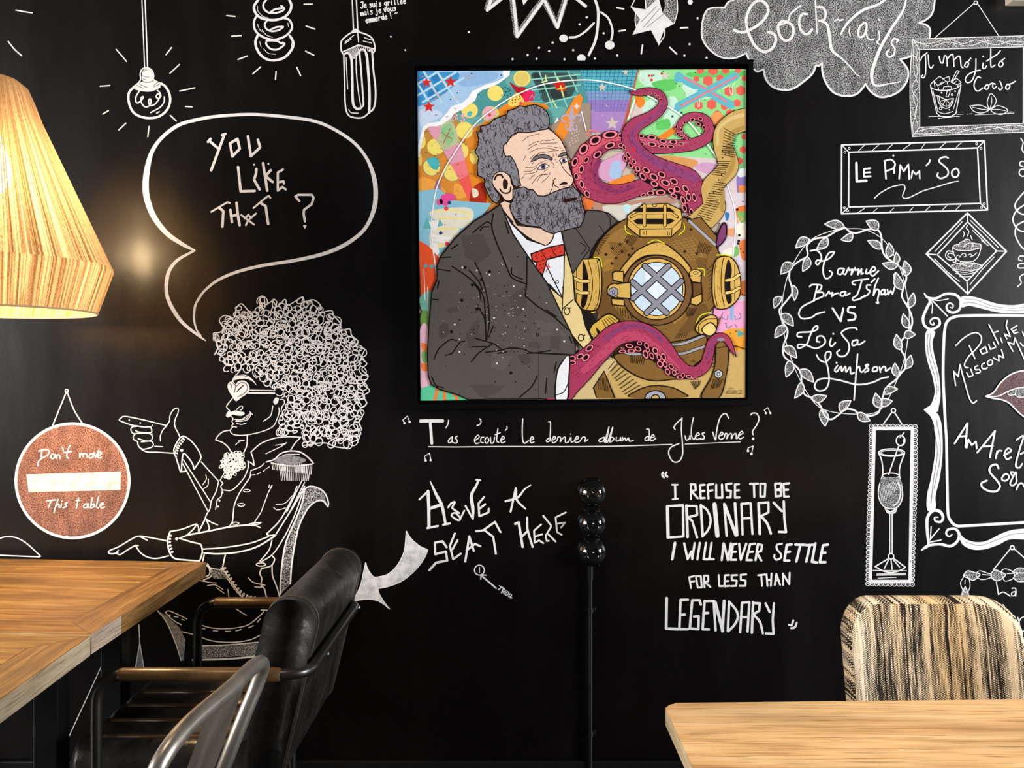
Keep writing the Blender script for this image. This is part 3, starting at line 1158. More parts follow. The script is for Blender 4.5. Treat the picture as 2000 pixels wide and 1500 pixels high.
# pressed back panel with a raised field
bm = bmesh.new()
S0, S1 = W / 2 - 0.105, W / 2 + 0.025
rows, cols = 14, 14
grid = []
for i in range(rows + 1):
    z = 0.835 - 0.365 * i / rows
    row = []
    for k in range(cols + 1):
        u = k / cols
        s = S0 + (S1 - S0) * u
        d = 0.0
        ex, ez = min(u, 1 - u) * (S1 - S0), min(0.835 - z - 0.02, z - 0.49)
        if ex > 0.030 and ez > 0.03:
            d = 0.007 * min(1, (ex - 0.030) / 0.010, (ez - 0.03) / 0.012)
        if ex < 0.004:
            d = 0.010
        row.append(bm.verts.new(on_chair(s, lean(z) - 0.004 + d, z)))
    grid.append(row)
for i in range(rows):
    for k in range(cols):
        bm.faces.new((grid[i][k], grid[i + 1][k], grid[i + 1][k + 1], grid[i][k + 1]))
sol = bmesh.ops.solidify(bm, geom=bm.faces[:], thickness=0.0025)
bmesh.ops.recalc_face_normals(bm, faces=bm.faces)
mesh_obj('backrest', bm, M['gunmetal'], mc, True, 35)
bm = bmesh.new()
secs = []
for zz, sh in ((0.452, 0.0), (0.458, 0.004), (0.462, 0.012)):
    secs.append([on_chair(W / 2 + v, 0.27 + u, zz) for u, v in rrect(0.36 - sh, 0.36 - sh, 0.06, 6)])
secs = [[on_chair(W / 2 + v, 0.27 + u, 0.425) for u, v in rrect(0.36, 0.36, 0.06, 6)]] + secs
loft(bm, secs)
bmesh.ops.recalc_face_normals(bm, faces=bm.faces)
mesh_obj('seat', bm, M['gunmetal'], mc, True, 40)
for s, f, ds, dfw in ((0.035, 0.11, -0.03, -0.07), (W - 0.035, 0.11, 0.03, -0.07), (0.04, 0.41, -0.03, 0.05), (W - 0.04, 0.41, 0.03, 0.05)):
    bm = bmesh.new()
    tube(bm, [on_chair(s, f, 0.44), on_chair(s + ds, f + dfw, 0.0)], [0.020, 0.012], 12)
    mesh_obj('leg', bm, M['gunmetal'], mc, True, 60)

# ------------------------------------------------------------------ woven chair behind the pale table
def woven(name, horizontal):
    t = NT(name)
    b = t.bsdf(0.9, None, 0, 0.1)
    tc = t.n('ShaderNodeUVMap', uv_map='UVMap')
    def mp(sx, sy):
        m = t.n('ShaderNodeMapping')
        m.inputs['Scale'].default_value = (sx, sy, 1) if not horizontal else (sy, sx, 1)
        t.l(tc.outputs[0], m.inputs[0])
        return m.outputs[0]
    m0 = mp(1.0, 1.0)
    sp = t.n('ShaderNodeSeparateXYZ'); t.l(m0, sp.inputs[0])
    U, V = sp.outputs[0], sp.outputs[1]
    if horizontal:
        U, V = V, U
    wob = t.math('MULTIPLY', t.math('SUBTRACT', t.noise(mp(9.0, 14.0), 1.0, 2.0), 0.5), 0.005)
    cu = t.math('MULTIPLY', t.math('ADD', U, wob), 300.0)
    cid = t.math('FLOOR', cu)
    wn = t.n('ShaderNodeTexWhiteNoise', noise_dimensions='1D'); t.l(cid, wn.inputs['W'])
    cb = t.n('ShaderNodeCombineXYZ')
    t.l(t.math('MULTIPLY', cid, 0.42), cb.inputs[0]); t.l(t.math('MULTIPLY', V, 11.0), cb.inputs[1])
    run = t.noise(cb.outputs[0], 1.0, 3.0, 0.6)
    wide = t.noise(mp(17.0, 1.0), 1.0, 2.0, 0.6)
    half = t.math('MULTIPLY', t.math('MODULO', cid, 2.0), 0.5)
    dots = t.math('SINE', t.math('MULTIPLY', t.math('ADD', t.math('MULTIPLY', V, 290.0), half), 6.2832))
    side = t.math('SINE', t.math('MULTIPLY', t.math('FRACT', cu), 3.1416))
    fuzz = t.noise(mp(700.0, 500.0), 1.0, 2.0)
    f = t.math('ADD', t.math('MULTIPLY', wn.outputs[0], 0.16), t.math('MULTIPLY', run, 0.50))
    f = t.math('ADD', f, t.math('MULTIPLY', wide, 0.62))
    f = t.math('ADD', f, t.math('MULTIPLY', dots, 0.085))
    f = t.math('ADD', f, t.math('MULTIPLY', side, 0.09))
    f = t.math('ADD', f, t.math('MULTIPLY', fuzz, 0.16))
    hue = t.noise(mp(9.0, 0.4), 1.0, 1.0)
    cream = t.mix(t.ramp(hue, [(0.35, 0.0), (0.65, 1.0)]), (0.74, 0.63, 0.46), (0.66, 0.46, 0.24))
    t.l(t.mix(t.ramp(t.math('SUBTRACT', f, 0.25), [(0.505, 0.0), (0.56, 1.0)]), (0.016, 0.012, 0.010), cream), b.inputs['Base Color'])
    t.bump(f, b, 0.6, 0.003)
    return t.m
M['woven'] = woven('black_and_cream_woven_yarn', False)
M['woven_side'] = woven('woven_yarn_wrapped_edge', True)
CX, CY = 0.885, -0.925
wc = thing('woven_chair', (CX, CY - 0.2, 0.0), 'chair with a rounded back wrapped in black and cream woven yarn behind the pale table', 'chair')
def woven_pad(bm, outline_fn, sections, uvfn):
    pass
bm = bmesh.new()
uvl = bm.loops.layers.uv.new('UVMap')
def back_loop(y_off, sh):
    pts = []
    w0, h0, r = 0.372 - 2 * sh, 0.46 - 2 * sh, 0.070
    for u, v in rrect(w0, h0, r, 9):
        z = 0.622 + v
        x = CX + u * (1.0 + 0.05 * (v / h0)) + 0.0
        curve = 0.055 * (u / 0.19) ** 2                    # wraps slightly forward at the sides
        y = CY + (z - 0.62) * 0.17 - curve + y_off
        pts.append((x, y, z))
    return pts
prof = [(0.0, 0.030), (-0.010, 0.012), (-0.022, 0.003), (-0.036, 0.0), (-0.050, 0.003), (-0.062, 0.012), (-0.070, 0.030), (-0.073, 0.075)]
prof = [(0.0, 0.075)] + prof
secs = [back_loop(d, s_) for d, s_ in prof]
rings = [[bm.verts.new(Vector(p)) for p in s_] for s_ in secs]
n = len(rings[0])
for i in range(len(rings) - 1):
    for k in range(n):
        f = bm.faces.new((rings[i][k], rings[i][(k + 1) % n], rings[i + 1][(k + 1) % n], rings[i + 1][k]))
        f.material_index = 1 if 1 <= i <= 5 else 0
caps = [bm.faces.new(rings[0][::-1]), bm.faces.new(rings[-1])]
for f in bm.faces:
    for lp in f.loops:
        c = lp.vert.co
        lp[uvl].uv = (c.x, c.z) if f.material_index == 0 else (c.y, c.z + c.x)
bmesh.ops.triangulate(bm, faces=caps)
bmesh.ops.recalc_face_normals(bm, faces=bm.faces)
mesh_obj('backrest', bm, [M['woven'], M['woven_side']], wc, True, 60)
bm = bmesh.new()
uvl = bm.loops.layers.uv.new('UVMap')
secs = []
for zz, sh in ((0.395, 0.03), (0.405, 0.008), (0.42, 0.0), (0.445, 0.003), (0.458, 0.016), (0.462, 0.05)):
    secs.append([(CX + u, CY - 0.27 + v, zz) for u, v in rrect(0.42 - 2 * sh, 0.42 - 2 * sh, 0.08, 7)])
loft(bm, secs)
for f in bm.faces:
    for lp in f.loops:
        lp[uvl].uv = (lp.vert.co.x, lp.vert.co.y)
bmesh.ops.recalc_face_normals(bm, faces=bm.faces)
mesh_obj('seat', bm, M['woven'], wc, True, 60)
for sx, sy in ((-1, 1), (1, 1), (-1, -1), (1, -1)):
    bm = bmesh.new()
    tube(bm, [(CX + sx * 0.15, CY - 0.27 + sy * 0.15, 0.40), (CX + sx * 0.20, CY - 0.27 + sy * 0.20, 0.0)], [0.014, 0.010], 12)
    mesh_obj('leg', bm, M['black_steel'], wc, True, 60)

# ------------------------------------------------------------------ wall sockets and conduit
M['bakelite'] = plain('black_glazed_porcelain', (0.004, 0.004, 0.004), 0.07, 0.0, 0.6, var=0.05)
SXW = to_surface(1155.5, 0, WALL_D)[0]
names = ('uppermost of the three round black sockets on the wall', 'middle one of the three round black sockets on the wall', 'lowest of the three round black sockets, above the cable conduit')
for (py, lab) in zip((961.5, 1021.0, 1076.5), names):
    z = to_surface(0, py, WALL_D)[1]
    so = thing('wall_socket', (SXW, 0.0, z), lab, 'socket', 'round sockets under the painting')
    bm = bmesh.new()
    box(bm, SXW - 0.026, SXW + 0.026, -0.016, 0.0, z - 0.046, z + 0.047, 0.006)
    mesh_obj('back_plate', bm, M['bakelite'], so)
    bm = bmesh.new()
    lathe(bm, [(0.040, 0.006), (0.0445, 0.012), (0.0450, 0.022), (0.0430, 0.032), (0.037, 0.042), (0.030, 0.0485), (0.0225, 0.0530), (0.0210, 0.0540), (0.0195, 0.0538), (0.0185, 0.0515), (0.0165, 0.0508), (0.009, 0.0522), (0.001, 0.0526)], (SXW, 0, z), 56, 'Y')
    bmesh.ops.recalc_face_normals(bm, faces=bm.faces)
    mesh_obj('cover', bm, M['bakelite'], so, True, 50)
    bm = bmesh.new()
    lathe(bm, [(0.0030, 0.051), (0.0028, 0.0555), (0.0015, 0.0568), (0.0003, 0.0570)], (SXW, 0, z + 0.0065), 12, 'Y')
    bmesh.ops.recalc_face_normals(bm, faces=bm.faces)
    mesh_obj('earth_pin', bm, M['bolt'], so, True)
cx_ = to_surface(1152.0, 0, WALL_D)[0]
z_top = to_surface(0, 1103, WALL_D)[1]
z_c1 = to_surface(0, 1190, WALL_D)[1]
z_c2 = to_surface(0, 1429, WALL_D)[1]
M['conduit'] = plain('black_conduit_paint', (0.008, 0.008, 0.009), 0.22)
cd = thing('cable_conduit', (cx_, 0.0, 0.0), 'thin black cable conduit running from the lowest socket down to the floor', 'conduit')
bm = bmesh.new(); tube(bm, [(cx_, -0.016, z_top), (cx_, -0.016, 0.0)], 0.0068, 16)
mesh_obj('pipe', bm, M['conduit'], cd, True, 50)
bm = bmesh.new(); tube(bm, [(cx_, -0.016, z_top), (cx_, -0.016, z_top - 0.045)], 0.0092, 16)
mesh_obj('sleeve', bm, M['conduit'], cd, True, 50)
for z in (z_c1, z_c2):
    bm = bmesh.new()
    tube(bm, [(cx_, -0.016, z + 0.007), (cx_, -0.016, z - 0.007)], 0.0095, 16)
    box(bm, cx_ - 0.018, cx_ + 0.018, -0.006, 0.0, z - 0.006, z + 0.006, 0.001)
    mesh_obj('clip', bm, M['conduit'], cd, True, 50)

# ------------------------------------------------------------------ cream board at the upper right
x0, z0 = to_surface(1962, 13, WALL_D)
bm = bmesh.new(); box(bm, x0, x0 + 0.42, -0.05, 0.0, z0, z0 + 0.30, 0.004)
bx = mesh_obj('wall_board', bm, plain('cream_painted_board', (0.62, 0.56, 0.45), 0.6, var=0.15, vscale=9), None)
tag(bx, 'pale cream board fixed high on the wall above the drawn wood-grained frame', 'board')
# ---- chalk and paint-pen drawings, strokes measured on the wall ----
chalk('painted_light_rays', 'two short white strokes of a light burst above the rope lamp', """
@0,0,5
s12 155,99 240,115 315,126 / 80,403 140,480 210,543
""")
chalk('painted_light_bulb', 'white line drawing of a round glowing filament bulb on a cord', """
@0,0,5
s12 1135,482 1190,545 1235,600 / 1677,462 1622,533 / 1752,630 1660,715 / 1755,889 1903,857 / 1812,1040 1875,1044
s12 1663,1127 1722,1182 / 978,842 1073,835 / 1005,1113 1060,1080 / 1160,1268 1230,1203 / 1455,1235 1443,1335
l10 1386,0 1412,655
l12 1417,0 1441,655
s22 1325,835 1262,900 1257,990 1290,1080 1350,1130 1450,1153 1550,1138 1625,1080 1660,1000 1655,920 1620,850 1575,815
s14 1310,850 1370,785 1370,720 1390,675 1440,662 1485,690 1500,740 1502,780 1590,825
F 1398,690 1440,672 1480,700 1495,780 1450,800 1392,785 1388,730
F 1320,850 1400,792 1500,792 1570,828 1520,865 1440,885 1370,872
s14 1320,868 1400,885 1480,885 1560,850
s13 1360,890 1330,940 1325,985 1345,1005 1385,975 1400,945 1380,955 1385,1010 1420,1045 1460,1030 1475,990 1465,965 1450,990 1465,1030 1510,1020 1550,970 1562,930 1540,918 1525,945 1545,960 1570,940 1560,905 1535,880
s12 1605,945 1600,1000 1560,1050 1470,1100 / 1530,1105 1555,1090
m k
s5 1400,700 1420,688 1445,684 / 1392,738 1420,750 1455,752 / 1330,830 1360,845 1400,862 / 1360,815 1400,840 1440,855 / 1395,797 1440,806 1490,792 / 1500,835 1545,800 / 1500,850 1560,820 / 1395,770 1425,778 / 1480,745 1486,750
""")
chalk('painted_spiral_bulb', 'white line drawing of a stacked spiral bulb with light rays', """
@400,0,5
s13 215,152 295,160 / 262,354 355,347 / 325,580 415,546 / 468,722 545,653 / 696,697 690,775 / 898,657 935,737 / 985,500 1065,539 / 990,254 1075,284 / 970,41 1050,40
s24 520,0 482,60 492,120 540,170 620,193 700,193 780,165 830,110 845,50 825,0
s18 600,0 572,40 580,90 630,125 700,125 760,105 772,80 745,55 / 770,78 690,90 640,120
s20 500,165 480,215 490,290 540,345 620,380 700,385 790,350 845,290 850,240 820,190 780,180
s17 610,200 585,235 600,280 650,305 720,295 765,265 / 765,260 700,265 640,290
s24 515,350 495,400 502,460 540,530 610,580 690,588 770,565 830,510 865,440 855,390 830,350
s18 605,395 600,430 640,475 700,485 750,460 778,430 760,415 / 610,395 700,400 750,425
s6 515,60 520,110 570,160 620,175 / 515,235 530,280 560,310 / 560,290 600,340 660,365 / 535,405 550,460 / 575,475 620,520 690,530 / 810,225 818,260 / 850,420 845,450
""")
chalk('painted_tube_bulb', 'white line drawing of a hanging folded tube bulb', """
@400,0,5
l12 1440,0 1452,280 / 1480,0 1494,280
F 1435,312 1450,287 1480,280 1508,298 1515,312 1480,315
s14 1352,530 1332,490 1330,420 1350,380 1420,325 1480,312 1560,330 1630,370 1658,440 1660,490 1640,520
l11 1350,505 1500,438 1658,480
l10 1493,320 1502,412
s8 1370,410 1455,345 / 1368,425 1430,382 / 1558,368 1625,390 / 1548,402 1628,420
h4 12 1385,495 1500,442 1460,575 1512,520
h4 8 1510,445 1640,480 1530,500 1640,505
s14 1357,535 1365,800 1372,1020 1400,1120 1470,1150 1545,1146 1603,1102
s24 1605,1100 1608,900 1588,600 1575,520
s16 1575,520 1560,488 1540,480 1517,490 1513,530 1528,700 1545,950 1548,1025 1520,1058
s24 1520,1058 1480,1060 1447,1000 1440,800 1435,600 1418,535
s18 1418,535 1390,517 1357,532
s10 1478,540 1480,700 1500,900 1525,1045 / 1475,545 1485,520 1505,515
s17 1605,495 1632,505 1648,700 1666,850 1666,980 1648,1060 1615,1090
l8 1380,560 1385,680 1390,770 1396,870
s8 1405,1070 1430,1100 1500,1105
d9 1817,358 1958,489
t60,10,-6 1525,80 "Je suis grillée
t60,10,-9 1525,155 "mais je vous
t60,10,-11 1575,225 "emmerde ! "
s8 1855,135 1865,122 / 1870,135 1880,122
""")
chalk('painted_speech_bubble', 'large white speech bubble outline above the curly haired figure', """
@250,200,4
s12 608,1862,6 554,1824,18 428,1723,26 352,1618,30 305,1509,28 302,1400,30 325,1310,27 390,1230,24 520,1157,16
s12 520,1157,16 420,1105,30 300,1020,38 200,890,44 148,750,48 138,640,48 150,520,44 185,390,32 260,280,28 390,180,28 540,135,26 700,108,24 900,95,24 1050,97,24 1250,115,24 1450,145,24 1600,205,24 1760,310,24 1860,430,24 1915,560,32 1935,690,36 1925,820,34 1880,940,28 1810,1030,28 1680,1120,30 1520,1185,28 1300,1235,26 1050,1275,24 850,1325,24 700,1390,22 600,1470,18 555,1530,18 524,1593,18 516,1694,16 537,1778,12 571,1824,9
""")
chalk('lettering', 'white angular words in the speech bubble', """
@250,200,4
l20 635,300 705,360 / 752,255 650,530 / 625,308 645,285 / 735,255 762,246
L20 797,320 855,285 873,362 815,422
l20 937,265 960,420 1032,352 1015,292
l20 860,505 880,695 990,692
l20 1003,520 1000,555 985,605 1028,680 / 1055,475 1088,690 / 1115,530 1075,575 1130,622
d8 985,487 1097,480
l17 1210,525 1170,548 1170,690 1205,660 1232,680 / 1172,625 1215,615 1218,635
l14 650,855 775,780 795,785
l20 715,825 745,850 737,970 / 800,840 812,935 / 848,785 858,880 872,960 / 805,890 855,878
l14 885,880 985,955 / 1000,868 940,920 920,960 / 912,908 940,878 962,905
l14 980,825 1075,745 1100,730 1112,745
l20 1035,785 1075,810 1095,950
l18 1338,770 1308,735 1330,722 1435,722 1450,745 1435,795 1375,840 1372,870 1382,930
f 1366,960 1397,958 1382,990
""", parent='painted_speech_bubble')
chalk('painted_round_sign', 'round red-brown chalk sign with a white bar, drawn hanging from a nail', """
@0,740,4.286
m b
e 607,853,474,476
m w
c22 607,853,474,478
l10 555,110 440,392
s10 562,110 620,260 697,385
c9 558,100,13,13
m c
f 220,800 1010,775 1008,930 240,948
""")
chalk('lettering', 'white handwritten words in the round sign', """
@0,740,4.286
l11 352,595 345,655
s11 325,603 390,592 412,610 395,640 350,665 320,695 318,728
S11 425,650 435,668 455,660 458,637 440,630
s11 468,635 472,668 480,637 500,640 502,667 / 522,575 530,600 / 585,560 565,600 560,650 575,665 / 535,617 602,607
s11 668,625 668,660 676,630 695,630 697,657 702,628 725,630 730,657
S11 745,650 755,664 780,650 775,628 755,630
l11 787,617 800,660 825,598
s11 812,648 850,625 835,612 815,640 830,662 850,655
l11 393,1021 467,1012 / 430,1015 405,1077 / 515,1045 508,1076
s11 487,1010 465,1070 452,1118 / 468,1065 490,1047 496,1077 / 565,1035 545,1045 555,1065 528,1080
d6 520,1022
l11 657,995 640,1082 / 640,1020 668,1015 / 737,1045 740,1078 / 772,995 758,1075 / 827,985 805,1070 822,1080
S11 700,1062 715,1047 732,1050 727,1075 705,1077
s11 760,1060 785,1047 785,1070 758,1080 / 840,1062 866,1047 857,1037 838,1060 850,1080 877,1072
""", parent='painted_round_sign')
chalk('painted_curve', 'small white hump-shaped line over the table edge', """
@0,740,4.286
s10 0,1335 40,1322 90,1320 150,1335 210,1368 270,1418 340,1485 / 0,1476 130,1482 330,1490
""")
chalk('painted_seated_figure', 'white line drawing of a pointing dandy with heart sunglasses and frilled coat', """
@200,700,5
s10 628,655 560,640 440,610 330,585 215,566 178,585 165,600 185,615 280,650 340,660 400,670 470,670
s10 340,662 292,670 278,692 290,725 322,738 / 325,705 360,720 468,725 482,700 470,672
s10 320,738 302,760 305,790 342,812 / 320,735 360,732 460,735 486,760 480,795 440,808 350,785
s10 345,815 350,850 390,885 440,880 490,860 495,830 470,808 380,815 / 345,830 365,872 430,912 520,915 600,920 695,926
s10 628,655 655,610 660,560 690,505 730,485 742,500 735,540 710,600 707,660 740,730 760,775
s9 628,658 590,700 565,760 568,808
l6 490,650 480,668 / 485,735 485,755
l8 510,858 590,862
d7 262,603 370,630
s12 757,775 795,760 860,800 920,870 958,940 955,990 895,1082 / 895,1082 880,1030 840,970 795,928 778,990 772,1100 / 757,775 715,845 698,905 725,985 762,1108
l12 762,1108 825,1100
q7 14 26 800,778 740,860 718,950
d15 775,898
l10 790,990 1055,1400 / 785,1030 1030,1490 / 965,1010 1135,1200
s7 1010,1135 1015,1180 980,1235 / 1035,1175 1030,1240 985,1275
l9 1360,100 1305,165
s10 1305,160 1278,200 1275,230 / 1275,385 1222,450 1215,480 1245,514
F 1278,210 1310,170 1370,158 1430,175 1480,220 1505,264 1470,228 1410,200 1350,200 1290,212
l10 1425,310 1690,315
l17 1420,337 1680,340
s9 1342,468 1365,465 1367,490 1350,505 / 1335,477 1310,500
F 1208,550 1228,518 1262,520 1300,508 1340,518 1380,525 1387,545 1355,560 1310,556 1270,550 1235,575 1212,570
s9 1258,565 1277,590 1265,615 1277,640 1262,660 1275,672 / 1310,672 1280,668 1255,690 1252,720 1290,745 1380,750 1500,730 1600,700 1670,660 1702,600 1725,530 1722,480
s8 1290,595 1360,595 1445,540 1425,592 1370,612 1302,615 / 1437,520 1468,550 / 1310,635 1360,645 1405,630
s7 1305,597 1312,615 / 1320,605 1400,590 1430,560
s9 1735,402 1770,405 1777,440 1755,470 1745,520 / 1750,385 1790,370 1806,400 1805,450 1780,530 1750,547
F 1668,425 1690,385 1722,390 1712,430 1690,452
s9 1665,465 1642,560 1570,615
s11 1250,700 1180,715 1130,755 1105,795
s11 1105,795 1180,825 1230,870 1255,912 / 1415,755 1410,850 1380,920
s7 1300,845 1340,810 1385,802 / 1330,803 1385,800
s11 1450,915 1550,830 1680,780 1800,765 1938,770
s11 1938,770 1880,830 1838,897 / 1450,915 1470,970 1482,1047 / 1482,1047 1450,1020 1420,1005
s8 1690,848 1770,835 1802,820 1740,862 1595,932
s13 1600,1012 1680,985 1740,930 1830,905 1930,915 2000,960 2040,1000 2060,1025
s11 1648,1020 1750,1040 1850,1050 1960,1045 2050,1030
s8 1735,970 1790,940 1925,937
h7 24 1655,1025 2045,1035 1665,1085 2040,1130
h6 17 1730,1060 2030,1060 1750,1190 2010,1195
m g
F 1680,1005 1740,955 1850,945 1990,990 1900,1035 1780,1032
m w
s10 1425,1010 1420,1080 1380,1170 1300,1260 1250,1290 1180,1285
s11 1450,1105 1440,1160 1400,1220 1330,1330 1290,1430 1280,1500 1270,1590 1240,1640
s9 1450,1095 1540,1060 1580,1025
l8 1455,1140 1490,1135 / 1510,1130 1545,1115 / 1570,1105 1590,1085 / 1605,1075 1630,1058
k8 24 1 1250,925 1290,905 1370,930 1390,1010 1375,1075 1310,1110 1245,1175 1210,1195 1195,1155 1210,1105 1155,1055 1155,990 1200,935
s9 1195,1110 1150,1190
l9 1150,1190 1178,1218 1155,1250 1172,1290 1160,1350 1122,1380 1105,1475
d10 1172,1310 1143,1388 1130,1447
c8 1410,1292,32,12 / 1355,1430,34,14
s10 1135,1200 1110,1300 1065,1390 1050,1470 1025,1510 1010,1545
l9 1655,1240 1620,1310 1550,1500 1485,1600 / 1632,1235 1625,1260 / 1658,1240 1640,1275
s7 1695,1425 1780,1415 1855,1340 / 1670,1455 1710,1480 1790,1460
l10 1950,1190 1800,1500 / 1975,1210 1830,1500
@200,950,4
s9 810,230 805,245 820,262 860,285 900,300
s10 805,250 755,350 / 815,265 835,320 830,340
c7 1040,288,26,9
s10 530,352 620,335 700,305 735,295 750,320 752,350 / 735,300 710,335 660,382
s12 665,380 850,345 1000,315 1150,300
s9 1145,295 1190,285 1240,282 / 1150,305 1200,308 1232,322 / 1240,282 1215,295 1170,298
s12 530,352 510,420 520,500 560,560 650,575 760,582
s11 760,582 780,520 775,470 760,450 700,435 600,405
s10 600,405 665,380
s10 502,425 400,405 290,388 230,410 130,470 60,500 48,518 75,527 120,518 / 125,500 110,520 140,532 190,500 250,465 280,462 / 262,468 300,520 360,555 430,562 517,542 / 290,390 350,420
q7 14 27 530,370 520,440 545,530
d12 580,410
s10 785,490 950,478 1150,445 1290,395
s12 795,520 900,527 1050,515 1200,475 1320,405 1355,378
s10 1290,395 1300,385 1283,370 1300,355 1390,260 1480,100 1520,0 / 1300,385 1355,378
s11 1355,375 1440,240 1520,110 1580,0
s9 1570,30 1520,180 1460,320 1400,430 1330,530 1240,590 / 1325,420 1300,500 1230,585
c8 1238,610,36,13
s10 1330,545 1345,572 1318,620 1240,642
s10 1240,650 1230,680 1245,720 1240,770 1265,800 1285,880 / 1325,620 1330,700 1360,780 1385,860
s8 1140,715 1180,750 1270,772 / 1190,785 1245,788
s10 795,535 785,582 / 820,605 850,640 935,655 970,690 1100,880 / 850,645 850,700 790,732 / 810,615 835,640 835,690 780,712
l10 960,535 935,650
q8 17 32 940,630 1000,730 1100,850 1245,890
s7 760,735 840,750 890,755 / 820,775 880,770 940,803 / 890,790 950,835 / 980,805 990,880 / 1045,958 1125,1008 / 1240,965 1310,968
s8 490,985 530,975 660,1035 / 720,1065 850,1105 1000,1110 1130,1085 1220,1020 1260,980 / 490,985 560,1050 615,1080
l8 770,1108 800,1113 / 865,1128 900,1130 / 960,1132 1000,1132 / 1045,1128 1085,1118 / 1140,1105 1180,1088 / 1210,1060 1235,1035 / 510,1003 530,1007 / 560,1018 590,1022 / 620,1040 640,1045
s8 620,1135 720,1160 850,1205 1000,1218 1150,1200 1265,1145
m s
f 850,642 940,655 970,700 960,725 870,720 850,690
""")
chalk('heart_sunglasses', 'white heart shaped sunglasses with thin dark lines', """
@200,700,5
F 1222,270 1240,232 1280,228 1302,252 1330,222 1385,218 1425,250 1437,300 1410,345 1360,380 1305,417 1268,370 1235,320
m k
s6 1272,236 1300,268 1288,335 / 1308,272 1350,236 1400,246 1416,300 1378,345 1320,376 / 1245,250 1262,262 1258,290
f 1325,300 1376,258 1381,266 1306,336
s4 1300,165 1360,163 1420,182
""", parent='painted_seated_figure')
chalk('curly_hair', 'tangle of white loops forming the big round hairdo', """
@380,560,5.263
k9.5 64 2 205,700 240,620 210,545 205,490 255,470 305,430 270,350 315,310 405,320 440,230 480,185 530,220 600,300 660,270 690,130 730,185 800,160 850,200 930,140 960,190 1095,115 1220,145 1280,205 1280,265 1400,255 1425,295 1490,380 1500,445 1590,450 1610,500 1670,560 1650,610 1730,645 1715,730 1755,790 1720,850 1770,920 1740,1000 1785,1070 1730,1130 1755,1200 1700,1260 1710,1330 1690,1400 1710,1470 1685,1560 1595,1600 1570,1650 1450,1640 1330,1600 1115,1625 1090,1575 1200,1500 1000,1500 880,1545 845,1470 870,1400 890,1330 950,1250 960,1130 900,1090 840,1120 830,1070 880,1040 800,1000 700,985 670,900 560,870 480,820 410,880 330,860 290,820 250,780
s11 205,700 240,620 210,545 195,480 255,470 305,430 255,350 310,295 405,320 430,220 480,175 530,220 600,300 660,270 680,110 715,110 730,185 800,150 850,200 930,130 960,190 1110,105 1110,160 1220,135 1295,195 1280,265 1405,245 1430,295 1500,380 1500,445 1595,435 1615,500 1680,560 1650,610 1745,640 1715,730 1770,790 1720,850 1785,920 1740,1000 1800,1070 1735,1125 1770,1200 1700,1260 1725,1330 1690,1400 1720,1470 1685,1480 1690,1560 1595,1610 1570,1655 1450,1645 1330,1605 1115,1632
""", parent='painted_seated_figure')
chalk('painted_armchair', 'white chalk armchair with speckled scroll arm drawn under the seated figure', """
@200,950,4
m s
f 1580,20 1620,5 1680,15 1725,50 1755,140 1715,108 1660,118 1600,175 1540,300 1510,420 1480,600 1470,760 1395,840 1392,760 1412,560 1442,420 1510,260 1560,130
m w
s11 1580,20 1620,0 1680,10 1735,50 1765,120 1762,158
s12 1762,158 1720,112 1660,122 1600,180 1540,300 1510,420 1480,600 1468,760 / 1580,25 1560,130 1510,260 1440,420 1410,560 1390,760 1392,840
m s
f 715,1250 1250,1225 1240,1320 710,1345
m w
s9 710,1245 950,1240 1250,1215
s14 705,1356 1000,1346 1230,1325
m g
f 430,970 500,1010 600,1100 650,1200 635,1360 620,1360 570,1220 500,1060
f 290,1220 325,1420 258,1420
m w
s8 430,970 500,1060 570,1220 615,1360 / 285,1080 292,1220 / 292,1220 258,1420 / 292,1220 325,1420
s7 70,1236 -310,2060
""")
chalk('painted_starburst', 'white zigzag burst with curved strings, round balls and scattered dots above the framed painting', """
@900,0,4
m s
l46 228,-10 207,65 310,-14 / 402,0 438,275 645,-10 752,200 820,-8
m w
l24 240,-10 207,80 318,-10 / 412,0 441,285 650,-5 755,215 822,-5 / 905,-8 975,48
f 478,0 522,0 490,42
s20 1050,0 1072,80 1070,200 1050,320 1000,430
s16 1040,180 980,240 910,285 850,292 / 1095,95 1150,140 1180,210 1185,260 1175,310
e 803,300,34,30 1163,352,38,34 942,455,34,30 1792,15,20,22
d9 63,250 983,135 928,190 1116,260 717,333 611,373 690,400 878,392 522,430 592,460 404,462 810,463 1048,457 1223,433 1850,142 1787,345 1747,434 1920,451
""")
chalk('painted_star', 'solid white five-pointed shooting star with a speckled tail', """
@900,0,4
l12 1220,60 1272,70 / 1235,243 1285,235 / 1717,218 1773,215 / 1632,370 1687,422 / 1420,352 1410,420
m s
f 1590,-5 1690,-5 1690,90 1665,175 1575,100 1595,50
f 1375,110 1405,150 1370,225 1362,160
f 1440,-5 1530,-5 1450,70
m w
s8 1690,-5 1692,90 1668,180 / 1368,90 1362,160 1375,225 / 1360,-5 1330,55 / 1592,230 1590,280 1545,350
l8 1442,-5 1447,70
f 1330,55 1445,75 1530,-5 1550,0 1575,100 1668,185 1590,225 1545,350 1485,235 1340,272 1400,150
m g
l4 1430,210 1560,60 / 1450,215 1585,110 / 1410,170 1530,50
""")
